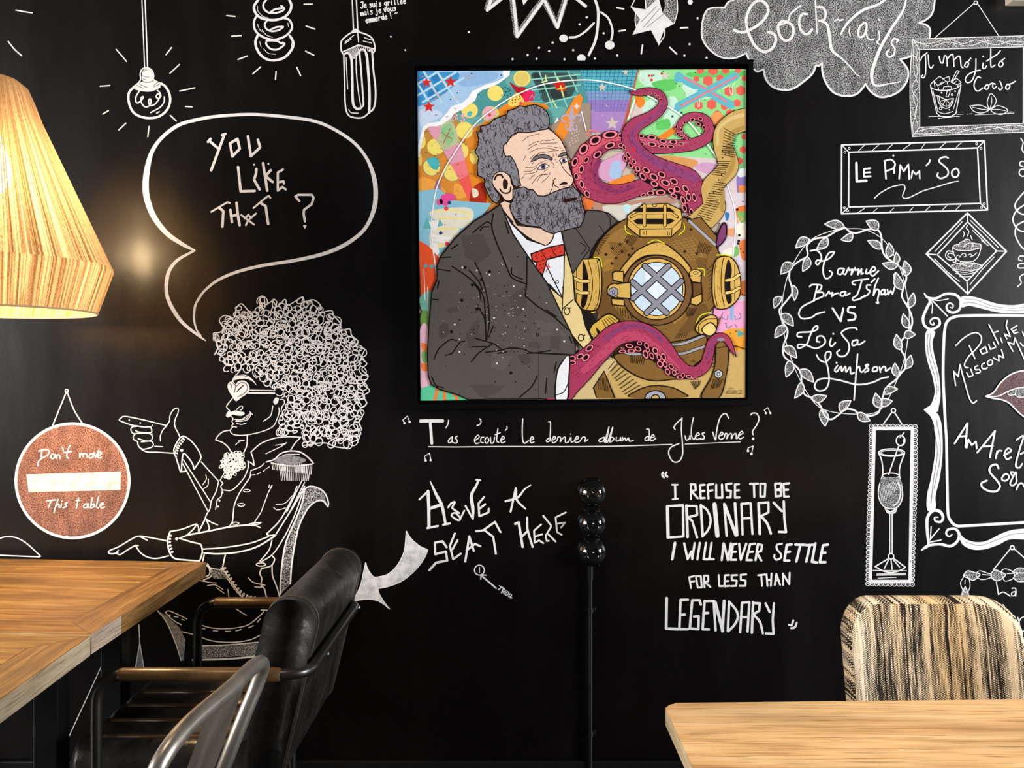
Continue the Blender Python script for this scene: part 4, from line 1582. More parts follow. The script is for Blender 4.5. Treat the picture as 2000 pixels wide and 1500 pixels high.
chalk('painted_cloud', 'grey speckled chalk cloud with white outline and looping letters', """
@1350,0,4
m s
f 330,-10 275,35 262,58 150,65 105,110 85,200 85,290 120,360 190,425 270,455 350,450 430,415 450,465 500,545 530,560 565,540 585,620 640,680 720,700 800,690 900,620 950,570 975,510 1020,495 1025,560 1050,640 1110,720 1200,748 1280,740 1330,700 1362,655 1400,710 1470,755 1560,745 1640,700 1690,620 1690,540 1640,465 1725,440 1735,300 1860,295 1868,240 1845,200 1780,180 1840,150 1885,100 1905,-10
m w
s13 330,5 295,12 272,40 265,58 / 265,58 150,65 105,110 85,200 85,290 120,360 190,425 270,455 350,450 430,415 / 430,415 440,440 450,465 / 490,540 520,560 565,540
s15 565,540 585,620 640,680 720,702 800,690 900,620 950,570 975,510 / 975,510 1000,512 1022,492 / 1022,492 1025,560 1050,640 1110,720 1200,750 1280,740 1330,700 1362,655
s14 1362,655 1400,712 1470,757 1560,747 1640,700 1690,620 1690,540 1632,462 / 1632,462 1670,455 1725,435 / 1862,295 1868,240 1845,200 1780,178 / 1780,178 1840,150 1885,100 1905,-8
""")
chalk('lettering', 'white looping word across the speckled cloud', """
@1350,0,4
s22 335,235 380,250 430,245 530,190 590,120 600,60 560,10 510,10 460,60 430,150 440,230 470,310 510,370 570,405 630,380 660,320 650,270 600,250
S21 720,165 680,200 690,270 730,315 780,300 800,240 780,190
s14 700,195 755,165 775,110 820,70 855,45
s19 905,110 870,110 845,150 850,220 880,260 910,265 945,230
l12 970,0 982,260
s19 985,55 1030,60 1050,100 1040,150 1000,165
s19 1000,160,16 1060,190,22 1080,280,24 1100,390,24 1180,460,13 1240,520,11 1290,580,8 1320,595,6
s13 1120,165 1145,150 1160,160 1185,152
s20 1170,265,14 1200,210,18 1260,140,20 1350,75,22 1450,40,18 1520,-5,18
s11 1240,210 1235,245 1242,280 / 1465,240 1470,300 1450,330 1470,345
S17 1350,180 1312,220 1307,280 1340,285 1365,240 1370,190
s13 1365,230 1375,290 1400,310 1425,310
d10 1470,155
s20 1680,-5,14 1650,90,18 1560,230,22 1480,370,24 1430,500,26 1410,580,26 1420,650,20 1460,670,16 1540,655,10 1635,640,6
s14 1605,330 1620,310 1580,305 1565,340 1590,380 1580,430 1545,445 1525,415 1545,390
""", parent='painted_cloud')
chalk('painted_picture_frame', 'chalk drawing of a wood-grained frame hung on a cord with a tumbler and mint leaves', """
@1740,0,5.357
l8 870,35 465,392 / 905,35 1130,378
c10 888,28,18,18
m s
f 235,412 1500,374 1500,486 298,518
f 232,415 298,518 300,1330 228,1425 205,1250 202,720
f 232,1425 300,1330 1500,1285 1500,1380 700,1405
m w
l8 230,408 1500,372 / 300,520 1500,486 / 300,1332 1500,1286 / 225,1430 700,1406 1500,1380 / 300,520 302,1330 / 230,410 298,520 / 300,1330 232,1422
s8 230,410 205,720 200,1000 210,1250 225,1430
l12 1387,500 1385,1288
s6 240,440 400,455 600,412 750,455 900,420 1100,470 1250,430 1500,450 / 240,425 420,482 600,440 800,482 950,440 1100,420 1300,470 1500,440 / 600,400 620,430 590,450
s6 215,560 280,640 270,800 220,930 280,1060 250,1200 280,1300 / 240,440 235,600 245,760 285,900 230,1000 270,1150 230,1300 235,1400 / 285,520 262,640 285,760
s6 260,1380 450,1340 650,1390 850,1350 1050,1320 1250,1360 1500,1330 / 250,1400 500,1395 700,1350 900,1380 1100,1340 1300,1310 1500,1350
l9 415,905 480,1185 / 735,880 680,1190
s9 480,1185 520,1215 600,1225 680,1190 / 415,905 440,930 520,945 620,940 700,915 735,880 / 415,905 418,880 450,848
l7 450,848 510,798 580,850 490,895 450,848 460,910 / 540,828 605,800 618,850 580,858 / 630,850 690,820 735,862 700,890 630,860 / 490,895 500,935 / 545,940 555,905 630,905 635,935 / 590,865 600,900 / 700,890 700,915
l6 510,880 540,855 / 525,885 550,862 / 660,870 685,850
L8 632,850 690,738 715,745 650,850
l7 440,950 490,1160 / 715,935 655,1140
s7 490,1165 560,1190 650,1165
s9 490,1005 500,1070 545,1125 600,1130 640,1085 655,1035 / 490,1000 530,1020 575,1040 655,1030
s7 505,1010 515,1065 555,1105 600,1108 630,1070 640,1035
l6 575,1040 515,1060 / 575,1040 540,1100 / 575,1040 580,1115 / 575,1040 620,1090
L7 575,1010 590,950 622,950 600,1015
c6 640,990,10,10 520,1135,14,13 530,970,6,6 672,955,6,6
d8 612,1150 475,1002
s8 825,1110 870,1165 950,1182 1025,1150 960,1108 900,1100 825,1110 / 1030,1150 1008,1070 1045,980 1100,1040 1085,1100 1030,1150 / 1040,1150 1120,1105 1222,1150 1160,1197 1080,1182 1040,1150
s6 850,1120 930,1140 1025,1150 / 1050,1010 1055,1070 1030,1150 / 1040,1150 1120,1145 1200,1160
l5 395,1218 720,1218 / 495,1240 640,1225 / 690,1198 760,1193 / 800,1193 850,1190 / 880,1202 1290,1183 / 1220,1175 1260,1170
""")
chalk('lettering', 'white script in the wood-grained drawn frame', """
@1740,0,5.357
s12 310,630 330,590 378,552 / 360,570 365,680 360,780 340,815 318,800 335,785 / 390,575 400,690 425,710 445,680
s13 505,590 520,650 545,655 560,585 585,600 590,690 / 590,620 625,575 650,580 660,695 / 665,625 700,590 725,600 735,690 755,710
S13 790,650 770,690 800,700 812,660
s13 805,650 835,608 / 890,615 885,740 850,840 800,865 778,830 810,780 880,745 935,735 / 965,660 960,710 985,715 1000,690 / 1045,510 1045,680 1060,700 1090,680 / 1000,640 1060,600 1110,570 1145,530
d9 965,590
S13 1150,640 1125,680 1150,700 1175,670
s12 1150,640 1190,610
s13 940,815 910,805 880,850 870,900 890,945 920,950 960,920 / 1032,885 1058,870 1092,880 / 1068,878 1064,905 1078,926 1104,905 / 1140,850 1150,870 1165,920 1140,940 1125,920 / 1230,885 1270,870 1302,850
S13 1005,885 980,920 1005,935 1025,905
S13 1220,880 1200,920 1225,935 1245,900
""", parent='painted_picture_frame')
chalk('painted_plaque', 'white line drawing of a screwed plaque with a wavy underline', """
@1620,260,4.41
L12 105,102 1335,67 1362,662 103,695
L12 167,165 1275,128 1300,605 165,637
l9 105,102 167,165 / 1335,68 1275,128 / 1362,662 1300,605 / 103,695 165,640
l6 305,100 250,155 / 430,95 370,150 / 545,95 495,145 / 705,90 635,140 / 825,85 790,135 / 1000,82 950,130 / 1140,78 1090,125 / 300,650 245,685 / 410,650 370,685 / 555,645 515,682 / 720,640 685,678 / 865,633 825,668 / 1010,625 975,660 / 1130,620 1090,658
c5 170,130,9,9 133,165,9,9 1268,92,9,9 1305,130,9,9 1333,608,9,9 1310,640,9,9 128,643,9,9 157,668,9,9
s9 388,560 440,515 520,470 590,450 640,448 650,480 630,540 650,562 700,550 800,500 900,470 1050,425 1110,415
""")
chalk('lettering', 'white capitals in the screwed drawn plaque', """
@1620,260,4.41
l22 232,258 235,415 318,410
l15 352,303 297,310 297,375 355,372 / 297,342 350,338
l14 477,240 487,393 / 556,305 558,345 / 600,393 610,275 640,330 680,270 688,397
s14 472,240 530,228 565,265 545,305 480,330 / 865,232 858,255 835,278 / 1022,215 1000,205 960,215 945,245 985,280 1020,320 1015,365 960,390 930,370 935,345
l13 705,388 715,325 745,357 775,325 778,392
d9 550,193
S14 1085,306 1055,330 1060,370 1095,377 1115,345 1105,315
""", parent='painted_plaque')
chalk('painted_diamond_frame', 'white diamond frame with a steaming cream topped cup', """
@1620,260,4.41
L13 1188,688 1525,1018 1190,1385 834,1040
L11 1190,765 1440,1015 1185,1275 927,1048
l10 1188,688 1190,765 / 1525,1018 1440,1015 / 1190,1385 1185,1275 / 834,1040 927,1048
l7 1145,762 910,1018 / 1212,750 1330,862 1455,985 / 905,1082 1015,1195 1120,1278 / 1420,1065 1310,1180 1210,1305 / 1230,835 1340,940 / 1310,925 1370,970
m s
F 1060,990 1075,968 1120,960 1130,935 1170,920 1210,930 1220,945 1270,955 1303,962 1290,995 1200,1013 1100,1010
F 1045,1152 1100,1125 1180,1118 1290,1125 1315,1140 1260,1170 1170,1182 1090,1178
m w
s7 1060,985 1070,1040 1100,1088 1150,1108 1230,1105 1275,1070 1300,1010 1303,960 1270,953 1222,945 1240,970 1225,980 / 1060,985 1080,965 1120,960 / 1062,990 1110,1008 1200,1012 1290,990
s7 1115,980 1120,945 1160,930 1170,915 1205,920 1210,945 1175,960 1150,985
s9 1070,1025 1020,1015 1000,1050 1015,1085 1060,1092 1095,1075 / 1065,1040 1030,1035 1020,1060 1045,1075 / 1090,1090 1085,1112 1065,1110
c7 1180,1150,136,32
s6 1130,1108 1125,1125 / 1240,1105 1250,1120 / 1120,1140 1150,1128 1200,1150 1240,1130 / 1060,1180 1170,1200 1290,1170 / 1085,1210 1180,1215 1270,1195 / 1120,1235 1190,1238 1240,1225
s6 1095,1060 1115,1050 1120,1070 1145,1040 1170,1040 1175,1060 1160,1065 / 1195,1050 1215,1040 1225,1060 1210,1065 1240,1055 1270,1030
s8 1190,795 1178,818 1200,845 1188,888 / 1150,845 1162,870 1150,895 / 1215,882 1230,918
""")
chalk('painted_leaf_wreath', 'oval wreath of twining chalk leaves around handwritten words', """
@1500,420,3.571
s12 295,185 270,220 275,285 220,320 160,370 148,440 165,500 165,550 95,640 80,670 100,740 135,800 130,850 108,910 110,980 150,1020 200,1060 230,1110 235,1200 260,1255 305,1275 365,1330 395,1400 440,1425 490,1395 540,1355 600,1360 640,1390 720,1400 775,1370 790,1300 830,1200 890,1150 930,1100 960,1060 955,990 930,940 930,880 965,840 1000,780 1005,720 980,650 935,570 945,510 965,440 950,390 890,340 820,290 795,230 790,150 765,105 700,100 620,125 570,115 535,90 480,110 410,150 330,165 295,185
S5 575,95 700,110 820,190 920,370 970,560 985,720 960,960 900,1150 780,1360 600,1388 400,1360 300,1280 200,1100 130,900 95,720 110,540 160,370 280,190 430,115
v8 535,90 397,55 60,12 / 765,105 692,35 65,14 / 590,130 515,180 50,-14 / 790,235 700,175 50,8 / 840,295 850,195 55,8 / 890,340 900,262 40,8 / 905,350 798,345 50,-10 / 960,425 962,320 60,12 / 940,520 885,405 60,-12 / 980,645 1020,545 50,8 / 985,790 938,692 50,-8 / 950,850 1025,825 55,-12
v8 925,940 890,835 55,-8 / 960,1070 1002,980 50,10 / 905,1125 880,1035 50,-8 / 805,1245 900,1205 50,-12 / 790,1330 862,1290 55,-12 / 785,1345 745,1245 60,-8 / 625,1380 708,1440 55,8 / 505,1370 570,1290 60,-14 / 370,1360 405,1470 60,-10 / 305,1275 410,1270 55,12 / 235,1165 195,1280 50,-14 / 220,1080 322,1160 60,-10
v8 150,1015 135,1130 60,-12 / 110,920 205,990 60,-12 / 130,780 42,850 60,12 / 95,690 180,770 60,-8 / 92,570 38,645 50,12 / 175,490 190,595 40,-8 / 175,340 85,405 65,12 / 275,290 250,395 55,-12 / 290,170 190,220 60,14 / 415,160 345,245 55,-10
s7 885,405 875,425 890,450 / 345,245 352,225
""")
chalk('lettering', 'white script and capitals inside the leaf wreath', """
@1500,420,3.571
s11 295,250 335,245 365,270 372,305 350,345 333,335 345,315 385,320 430,300 460,265 455,256 420,270 390,340 385,400 400,440 430,435 448,405 430,390
S11 530,375 495,375 485,405 505,415 525,395
l11 540,415 562,368 567,386 588,377 580,416 606,368 611,386 632,377 626,416 652,376 650,412 664,406
s11 530,375 522,405 540,415 / 688,378 684,408 712,400 750,382 735,360 712,395 730,425 770,390
s11 290,500 310,485 370,490 365,520 335,540 380,540 385,565 330,590 / 325,595 240,640 215,690 240,722 300,715 340,690 395,675
l11 345,490 320,590
l11 400,566 425,532 431,548 450,541 444,568 466,550 490,545
S11 540,535 510,540 505,560 525,565 540,545
s11 540,535 542,560 572,545 / 700,445 600,460 590,480 610,487 / 655,455 625,550 590,580 600,595 650,580 675,560 / 715,488 690,490 690,515 710,530 690,560 650,575 / 770,440 745,500 735,560 / 720,470 745,445 / 735,560 755,520 775,530 765,590 770,615 755,610 / 815,520 817,555 832,548
S11 810,520 790,530 790,555 810,545
l11 832,520 840,553 856,528 868,551 884,500
l14 450,650 507,740 525,650
s14 605,642 565,645 560,675 605,690 605,725 560,735
s11 235,850 205,845 215,820 290,815 340,800 345,775 320,785 290,850 270,900 215,930 210,905 260,905 330,930 380,910 400,880 380,845 345,850 340,880 360,885
s11 440,860 430,900 445,915 470,890 / 620,800 610,788 560,790 515,815 520,840 560,890 565,940 540,980 500,985 480,960 500,940 / 620,870 590,880 590,910 620,900 625,870 630,905 675,880
d7 455,828 478,1030
s11 338,975 360,1010 400,1025 435,990 435,955 405,960 400,1000 420,1080 425,1160 400,1215 350,1225 325,1195 350,1150 420,1140 510,1155 620,1182 720,1170 790,1140 840,1130
l11 625,970 600,1290
s11 485,1050 465,1080 480,1092 510,1055 515,1090 540,1055 545,1095 572,1060 577,1105 600,1100 / 615,1080 635,1055 645,1090 662,1090 700,1045 680,1050 702,1080 675,1097 / 778,1060 784,1096 / 784,1082 804,1057 820,1064 822,1088 855,1065
S11 735,1065 730,1090 760,1085 760,1060
""", parent='painted_leaf_wreath')
chalk('painted_scrollwork', 'white curling chalk ornament cut off by the photo edge', """
@1620,260,4.41
s12 1730,470 1676,510 1610,590 1600,640 1640,690 1700,705 / 1720,590 1676,620 1610,670 1580,740 1600,800 1640,840 1700,850 / 1720,740 1676,760 1612,800 1602,880 1640,960 1676,1000 1720,1040
s10 1648,45 1668,80 1660,140 1690,185 / 1620,1322 1652,1290 1640,1240 1690,1205 / 1685,245 1650,245 1640,275 1670,290 / 1690,310 1645,315 1635,350 1660,372 1690,365 / 1690,1060 1640,1060 1630,1090 1660,1100 / 1690,1120 1630,1130 1630,1160 1690,1160
""")
chalk('painted_ornate_frame', 'large white chalk frame with scrolled corners and a double line border', """
@1780,540,5
s18 125,165,12 160,205,24 240,213,22 320,175,24 390,170,26 450,190,26 480,240,24 475,310,24 440,345,24 390,350,24 350,325,22 345,285,18 375,260,16 408,280,14 400,308,12 378,300,10
s18 165,205,16 180,250,24 150,310,28 115,400,26 125,470,26 170,510,24 230,505,24 275,470,24 270,420,20 225,405,18 187,430,16 192,465,14 222,470,12 215,447,10
s10 190,220 260,235 360,220 / 185,225 205,280 200,360
l13 200,230 350,385
F 155,525 132,620 150,800 200,960 225,1080 225,1150 190,1250 120,1305 245,1325 270,1260 285,1150 270,960 222,760 207,640 232,540
F 490,200 600,197 720,230 850,268 1000,280 1150,262 1150,345 1000,356 900,357 780,337 640,302 560,287 490,297
s27 1200,382 900,380 550,382 420,395 350,440 325,530 315,700 310,950 320,1200 335,1500
m g
s5 165,560 155,640 175,800 230,980 250,1100 240,1200 / 190,560 180,660 200,780 255,960 265,1120 / 520,220 640,230 800,290 980,310 1100,300 / 510,260 620,260 780,310 1000,335 1100,325
@1660,780,3.659
m w
F 530,75 580,130 608,230 608,380 580,560 550,690 555,795 612,780 612,690 642,560 662,380 657,200 632,110 590,85
s20 684,210 690,300 695,600 700,800 715,860 760,902 850,902 1244,880 1320,878
s16 512,1078,10 555,1047,18 640,1035,18 720,1048,20 770,1010,20 780,960,20 750,925,18 700,932,16 688,962,14 710,980,11 730,965,9
s16 525,1070,10 560,1040,18 553,950,20 553,850,22 590,797,22 640,800,22 665,840,20 650,875,16 612,870,14 605,845,11 630,842,9
l9 575,1000 580,910 / 570,1005 637,925 / 575,1020 652,1005
F 785,965 830,1000 900,1020 980,1010 1080,960 1180,930 1320,930 1320,1000 1150,1000 1060,1040 960,1072 870,1072 800,1032
m g
s4 600,200 625,380 600,560 580,740 / 620,150 645,300 640,450 600,640 / 830,1020 930,1045 1060,1000 1180,960 1300,960
""")
chalk('lettering', 'white angular words inside the ornate chalk frame', """
@1780,540,5
s13 435,675 500,610 580,560 640,550 682,590 675,650 620,720 560,780 520,850 527,885 555,890
l13 565,675 620,802 / 755,665 772,712 825,690 800,640 / 757,470 852,660 / 805,547 847,535 / 870,600 887,645 / 932,608 908,562 965,587 925,480 937,430 / 1030,480 975,515 1005,557 1040,545 / 990,535 1025,520
L13 670,720 722,685 742,740 690,757
l13 992,730 942,642 1000,662 1010,600 1060,710 1105,810 / 1085,540 1100,580 1150,520 / 1065,650 1090,680 1150,650
d9 435,672
l13 432,1065 412,925 457,977 475,860 500,960 540,1100
s13 540,1100 560,1170 580,1215 605,1237 637,1213 / 650,870 620,885 627,910 665,910 670,935 630,945 / 715,845 690,860 690,895 720,902 742,890
l13 540,940 562,982 602,965 580,905 / 800,795 857,825 850,770 902,795 880,715
S13 770,815 742,838 755,867 787,857 792,825
@1660,780,3.659
l13 748,315 840,170 825,342 / 775,267 835,262 / 835,345 847,287 870,327 900,302 907,352 / 910,380 1037,225 1000,415 / 945,337 1022,332
s12 1042,422 1052,370 / 1050,390 1062,368 1085,368 / 1100,400 1150,370 1130,350 1105,385 1120,427 1152,415 / 1190,290 1240,262 1215,350 1190,440 1187,482 1212,487 1232,460 / 1220,390 1260,370
s14 1062,492 1045,465 1005,480 1000,520 1050,580 1072,620 1050,655 1000,657 950,632 940,600 978,580
S12 1100,540 1085,570 1110,582 1137,560 1125,535
s12 1160,545 1150,520 1175,530 1145,600 1165,615 1190,590 1185,520 / 1190,645 1205,610 1230,600 1250,630
""", parent='painted_ornate_frame')
chalk('painted_lips', 'mauve shaded chalk lips with white teeth', """
@1780,540,5
m p
f 725,1170 800,1140 870,1040 950,970 1040,930 1160,915 1160,1080 1050,1085 950,1120 850,1165
f 730,1178 850,1172 950,1140 1020,1180 1160,1180 1160,1400 1100,1370 1040,1320 960,1240 880,1205 800,1190
m s
f 950,1128 1050,1090 1160,1083 1160,1165 1060,1175 1010,1150 960,1150
m w
s14 725,1170 800,1135 870,1040 950,970 1040,930 1160,912 / 725,1170 800,1190 880,1203 960,1240 1040,1320 1110,1378 1160,1420
s12 730,1173 850,1167 950,1120 1050,1087 1160,1080
s9 940,1130 955,1156 1010,1152 1020,1110 / 1010,1152 1050,1178 1160,1172
""", parent='painted_ornate_frame')
chalk('painted_cocktail_frame', 'tall narrow lace-edged chalk frame with a stemmed cocktail glass', """
@1660,780,3.659
L24 174,208 447,208 430,1302 146,1302
o5 15 31 152,192 466,195 470,560 452,1000 446,1322 128,1318 135,900 150,500 152,192
l9 300,92 240,175 / 318,92 370,175
c9 311,80,15,15
c9 298,380,92,26
c5 298,382,78,18
s9 205,385 225,430 235,500 230,550 205,640 213,720 250,770 300,782 345,765 375,700 370,620 355,550 357,480 390,388
c7 292,545,60,18
m s
F 232,562 350,562 370,630 363,710 330,768 260,768 210,700 215,620
m w
h3 14 340,570 215,640 360,620 230,745
s9 345,595 362,660 345,730 308,762
s8 250,775 270,810 320,810 335,770
f 258,785 290,800 328,780 315,808 272,808
l8 284,815 284,1105 / 302,815 302,1105
c8 294,1122,20,20
l9 277,1137 180,1195 / 313,1137 397,1200
s9 180,1195 240,1227 300,1237 360,1222 397,1200
l8 275,1148 245,1210 / 294,1148 302,1215 / 312,1148 355,1200
l9 277,535 348,335 / 372,258 386,238
c9 362,295,31,36
s6 355,275 370,262 385,275 / 380,285 385,310 372,325
l5 165,1222 405,1225 / 200,1278 330,1272
q4 7 10 190,1252 400,1248
""")
chalk('painted_garland_board', 'chalk board with a twisted leaf garland hung above the woven chair', """
@1850,1060,5
c13 635,48,19,19
l11 612,65 450,265 / 660,65 780,170
m s
F 160,320 200,275 260,290 320,310 260,365 200,345
F 430,300 470,267 520,285 570,315 500,370 440,350
F 640,290 700,247 800,260 800,285 690,295
F 645,345 690,298 800,300 800,375 700,380
F 175,425 222,540 128,540
m w
S9 160,320 200,275 260,290 320,310 260,365 200,345
S9 430,300 470,267 520,285 570,315 500,370 440,350
s9 635,285 700,247 800,258 / 645,345 690,298 800,300 / 645,345 700,380 800,372 / 635,285 690,296
S8 285,300 320,275 400,300 430,305 420,342 340,360 290,335
S8 530,280 570,255 640,282 655,315 640,352 570,375 545,345
S8 180,315 215,360 222,430 197,482 160,470 130,400 150,350
l8 345,310 425,318 / 585,302 660,298 / 175,365 172,405 / 175,425 132,535 / 175,425 218,535
""")
chalk('lettering', 'white handwritten words half hidden by the woven chair', """
@1850,1060,5
l11 480,385 500,505
s11 500,505 545,482 590,505 615,522 / 632,445 665,445 672,480 668,522 / 445,610 490,608 507,640 480,668 445,650 / 622,715 655,717 657,760 652,802 / 690,730 700,765 706,802 / 703,765 725,735 760,720
S11 665,478 630,490 632,517 660,512
S11 652,757 622,775 630,803 650,792
s9 545,605 567,640 560,680 572,720 560,760 577,802 / 650,870 682,890 665,940 680,970 650,1000 672,1030 680,1066 / 500,750 517,770 500,792
s11 555,1010 560,1060 600,1050 607,1005 602,1050 632,1066 / 790,850 750,862 717,890 730,940 790,960
s12 622,1270 590,1280 600,1308 630,1325 595,1347 / 655,1275 665,1340 700,1332 707,1275 / 720,1285 745,1345 775,1285
""", parent='painted_garland_board')
chalk('painted_invitation', 'white jagged words over the curved arrow pointing at the black armchair', """
@670,910,4.348
l15 648,285 725,212
l26 722,215 728,350 730,520
l18 715,528 805,510
s24 740,130,8 790,240,24 840,340,26 870,490,20
l18 850,500 907,488
l26 740,360 835,330
s16 893,352 915,320 950,307 928,350 935,365 985,400
S15 920,415 955,400 995,445 980,462 940,440
l14 1000,440 1030,380
l16 1040,340 1102,450
s24 1104,450,14 1102,360,28 1090,250,26 1130,170,20 1150,125,18
l14 1130,117 1167,122
l17 1197,265 1150,320 1157,427 1235,395 1237,363 / 1155,367 1207,325
l17 1423,388 1467,188
s16 1470,200,16 1477,290,18 1550,365,14 / 1380,300,18 1480,270,18 1540,200,14 1594,163,8
l19 880,690 845,640 780,652 782,750 873,727 885,803 790,822 733,885
l17 950,573 907,680 935,792 1000,745 / 930,707 973,630
l18 1038,812 1072,598 1110,722 / 1050,717 1120,662 1167,682
l17 1130,555 1190,547 1290,475 1337,562 / 1200,545 1275,602 1298,747
l21 1462,492 1492,480 1525,687
l18 1563,438 1565,530 1577,580 1610,687 / 1517,602 1570,550
l15 1682,497 1622,550 1627,652 1665,632 1700,655 / 1625,602 1690,580
l15 1700,423 1770,510 1722,592 1730,637 1747,635 / 1745,582 1805,642
l14 1892,395 1805,437 1817,562 1857,585 / 1810,492 1887,480 1850,525
""")
chalk('painted_arrow', 'broad curved white arrow sweeping down to the left', """
@670,910,4.348
m c
f 537,553 565,600 600,640 655,683 720,712 697,770 660,830 605,893 540,950 480,988 420,1012 360,1030 295,1040 303,1075 320,1110 352,1160 395,1215 340,1170 285,1142 230,1132 180,1133 120,1142 68,1157 100,1115 130,1060 152,1005 165,950 178,885 192,822 205,865 225,902 247,930 270,945 325,938 380,920 430,880 470,830 502,770 520,720 528,670 530,610
m w
s8 537,553 565,600 600,640 655,683 720,712 / 720,712 697,770 660,830 605,893 540,950 480,988 420,1012 360,1030 295,1040 / 295,1040 303,1075 320,1110 352,1160 395,1215 / 395,1215 340,1170 285,1142 230,1132 180,1133 120,1142 68,1157 / 68,1157 100,1115 130,1060 152,1005 165,950 178,885 192,822 / 192,822 205,865 225,902 247,930 270,945 325,938 380,920 430,880 470,830 502,770 520,720 528,670 537,553
""")
chalk('painted_hole_mark', 'small white circle with a short arrow and tiny slanted capitals', """
@670,910,4.348
c10 1158,885,42,42
l9 1158,862 1158,905
l14 1182,938 1300,1038
l11 1170,962 1172,925 1215,928
l10 1327,1018 1370,1042 / 1347,1030 1317,1052 / 1360,1045 1345,1078 / 1362,1045 1382,1058 1372,1070 1355,1066 1372,1090
S9 1395,1068 1378,1088 1390,1098 1408,1080
l9 1418,1085 1405,1108 1420,1114 1432,1094 1422,1122 1434,1120
""")
chalk('painted_title', 'underlined white cursive sentence with music notes below the framed painting', """
@770,780,5
l32 257,212 472,210
l27 352,230 367,430
s11 530,205 525,240 503,280 / 568,365 565,410 580,425 / 615,360 595,375 615,400 610,425 585,425
S11 565,367 530,400 535,425 560,410
l8 100,230 83,203 128,163 152,220 / 305,590 295,558 345,525 357,590
d12 100,232 150,220 307,598 355,594
s11 835,190 848,210 840,240 808,257 / 790,400 830,370 815,350 785,390 795,430 830,425 / 875,370 850,375 845,415 870,425 / 940,370 945,425 970,420 980,370 / 1012,285 1000,400 1022,420 / 985,345 1035,325 / 1040,400 1075,380 1060,360 1040,400 1055,425 1084,410 / 1100,265 1102,285 1085,302
S11 905,370 885,400 900,430 925,400
s12 1255,190 1250,300 1255,400 1275,428 1310,405 / 1325,400 1360,385 1345,365 1325,400 1340,425 1365,415
s10 1508,220 1525,225 1525,300 1520,405
S11 1520,375 1485,400 1495,415 1520,402
s11 1540,400 1575,380 1560,360 1540,400 1555,425 1590,400 1600,368 1625,375 1620,415 1645,380 1670,370 1672,420 1700,415 1725,370 1728,415 1750,410 1770,395 1800,378 1785,360 1762,400 1775,422 1810,410 1840,370 1868,375 1860,412 1892,392
d6 1722,338
l10 335,462 600,465 1000,460 1810,461
@1130,780,5
S11 250,370 200,395 210,415 250,400
s11 250,370 250,412 272,400 297,268 / 297,268 265,390 285,413 335,268 305,405 325,410 345,385 325,370 305,385 / 370,370 368,405 400,400 410,370 412,405 / 430,370 425,408 450,375 462,405 487,375 497,408 535,400 / 665,290 690,300 687,402
S11 680,360 650,380 655,402 685,390
s11 700,380 740,365 725,345 700,380 715,405 755,380
l10 10,461 320,458 700,447 912,440
l8 1040,437 1580,415
s12 943,295 932,270 960,230 1012,185 / 1010,182 1005,300 1015,440 1015,540 980,605 920,605 880,530 900,470 980,432
s11 1040,355 1050,395 1080,385 1087,350 1092,390 / 1122,178 1105,260 1102,350 1125,390 1150,360 1180,345 1165,325 1140,365 1155,392 1190,380 / 1230,325 1205,335 1225,360 1225,385 1190,388
s12 1310,320 1337,395 1347,320 1370,210 1400,155 1440,140 1465,185
s11 1370,360 1410,340 1395,320 1370,365 1385,390 1420,375 1432,335 1452,340 1447,385 1467,345 1492,335 1492,385 1512,345 1537,335 1542,385 1575,350 1605,330 1590,312 1560,355 1575,385 1612,370
s12 1682,150 1700,135 1740,140 1762,190 1740,250 1700,310 1705,345
d13 1705,385 1655,503 1688,532
l8 1830,130 1813,105 1848,80 1870,130 / 1650,500 1655,475 1705,455 1690,530
d11 1830,135 1873,135
""")
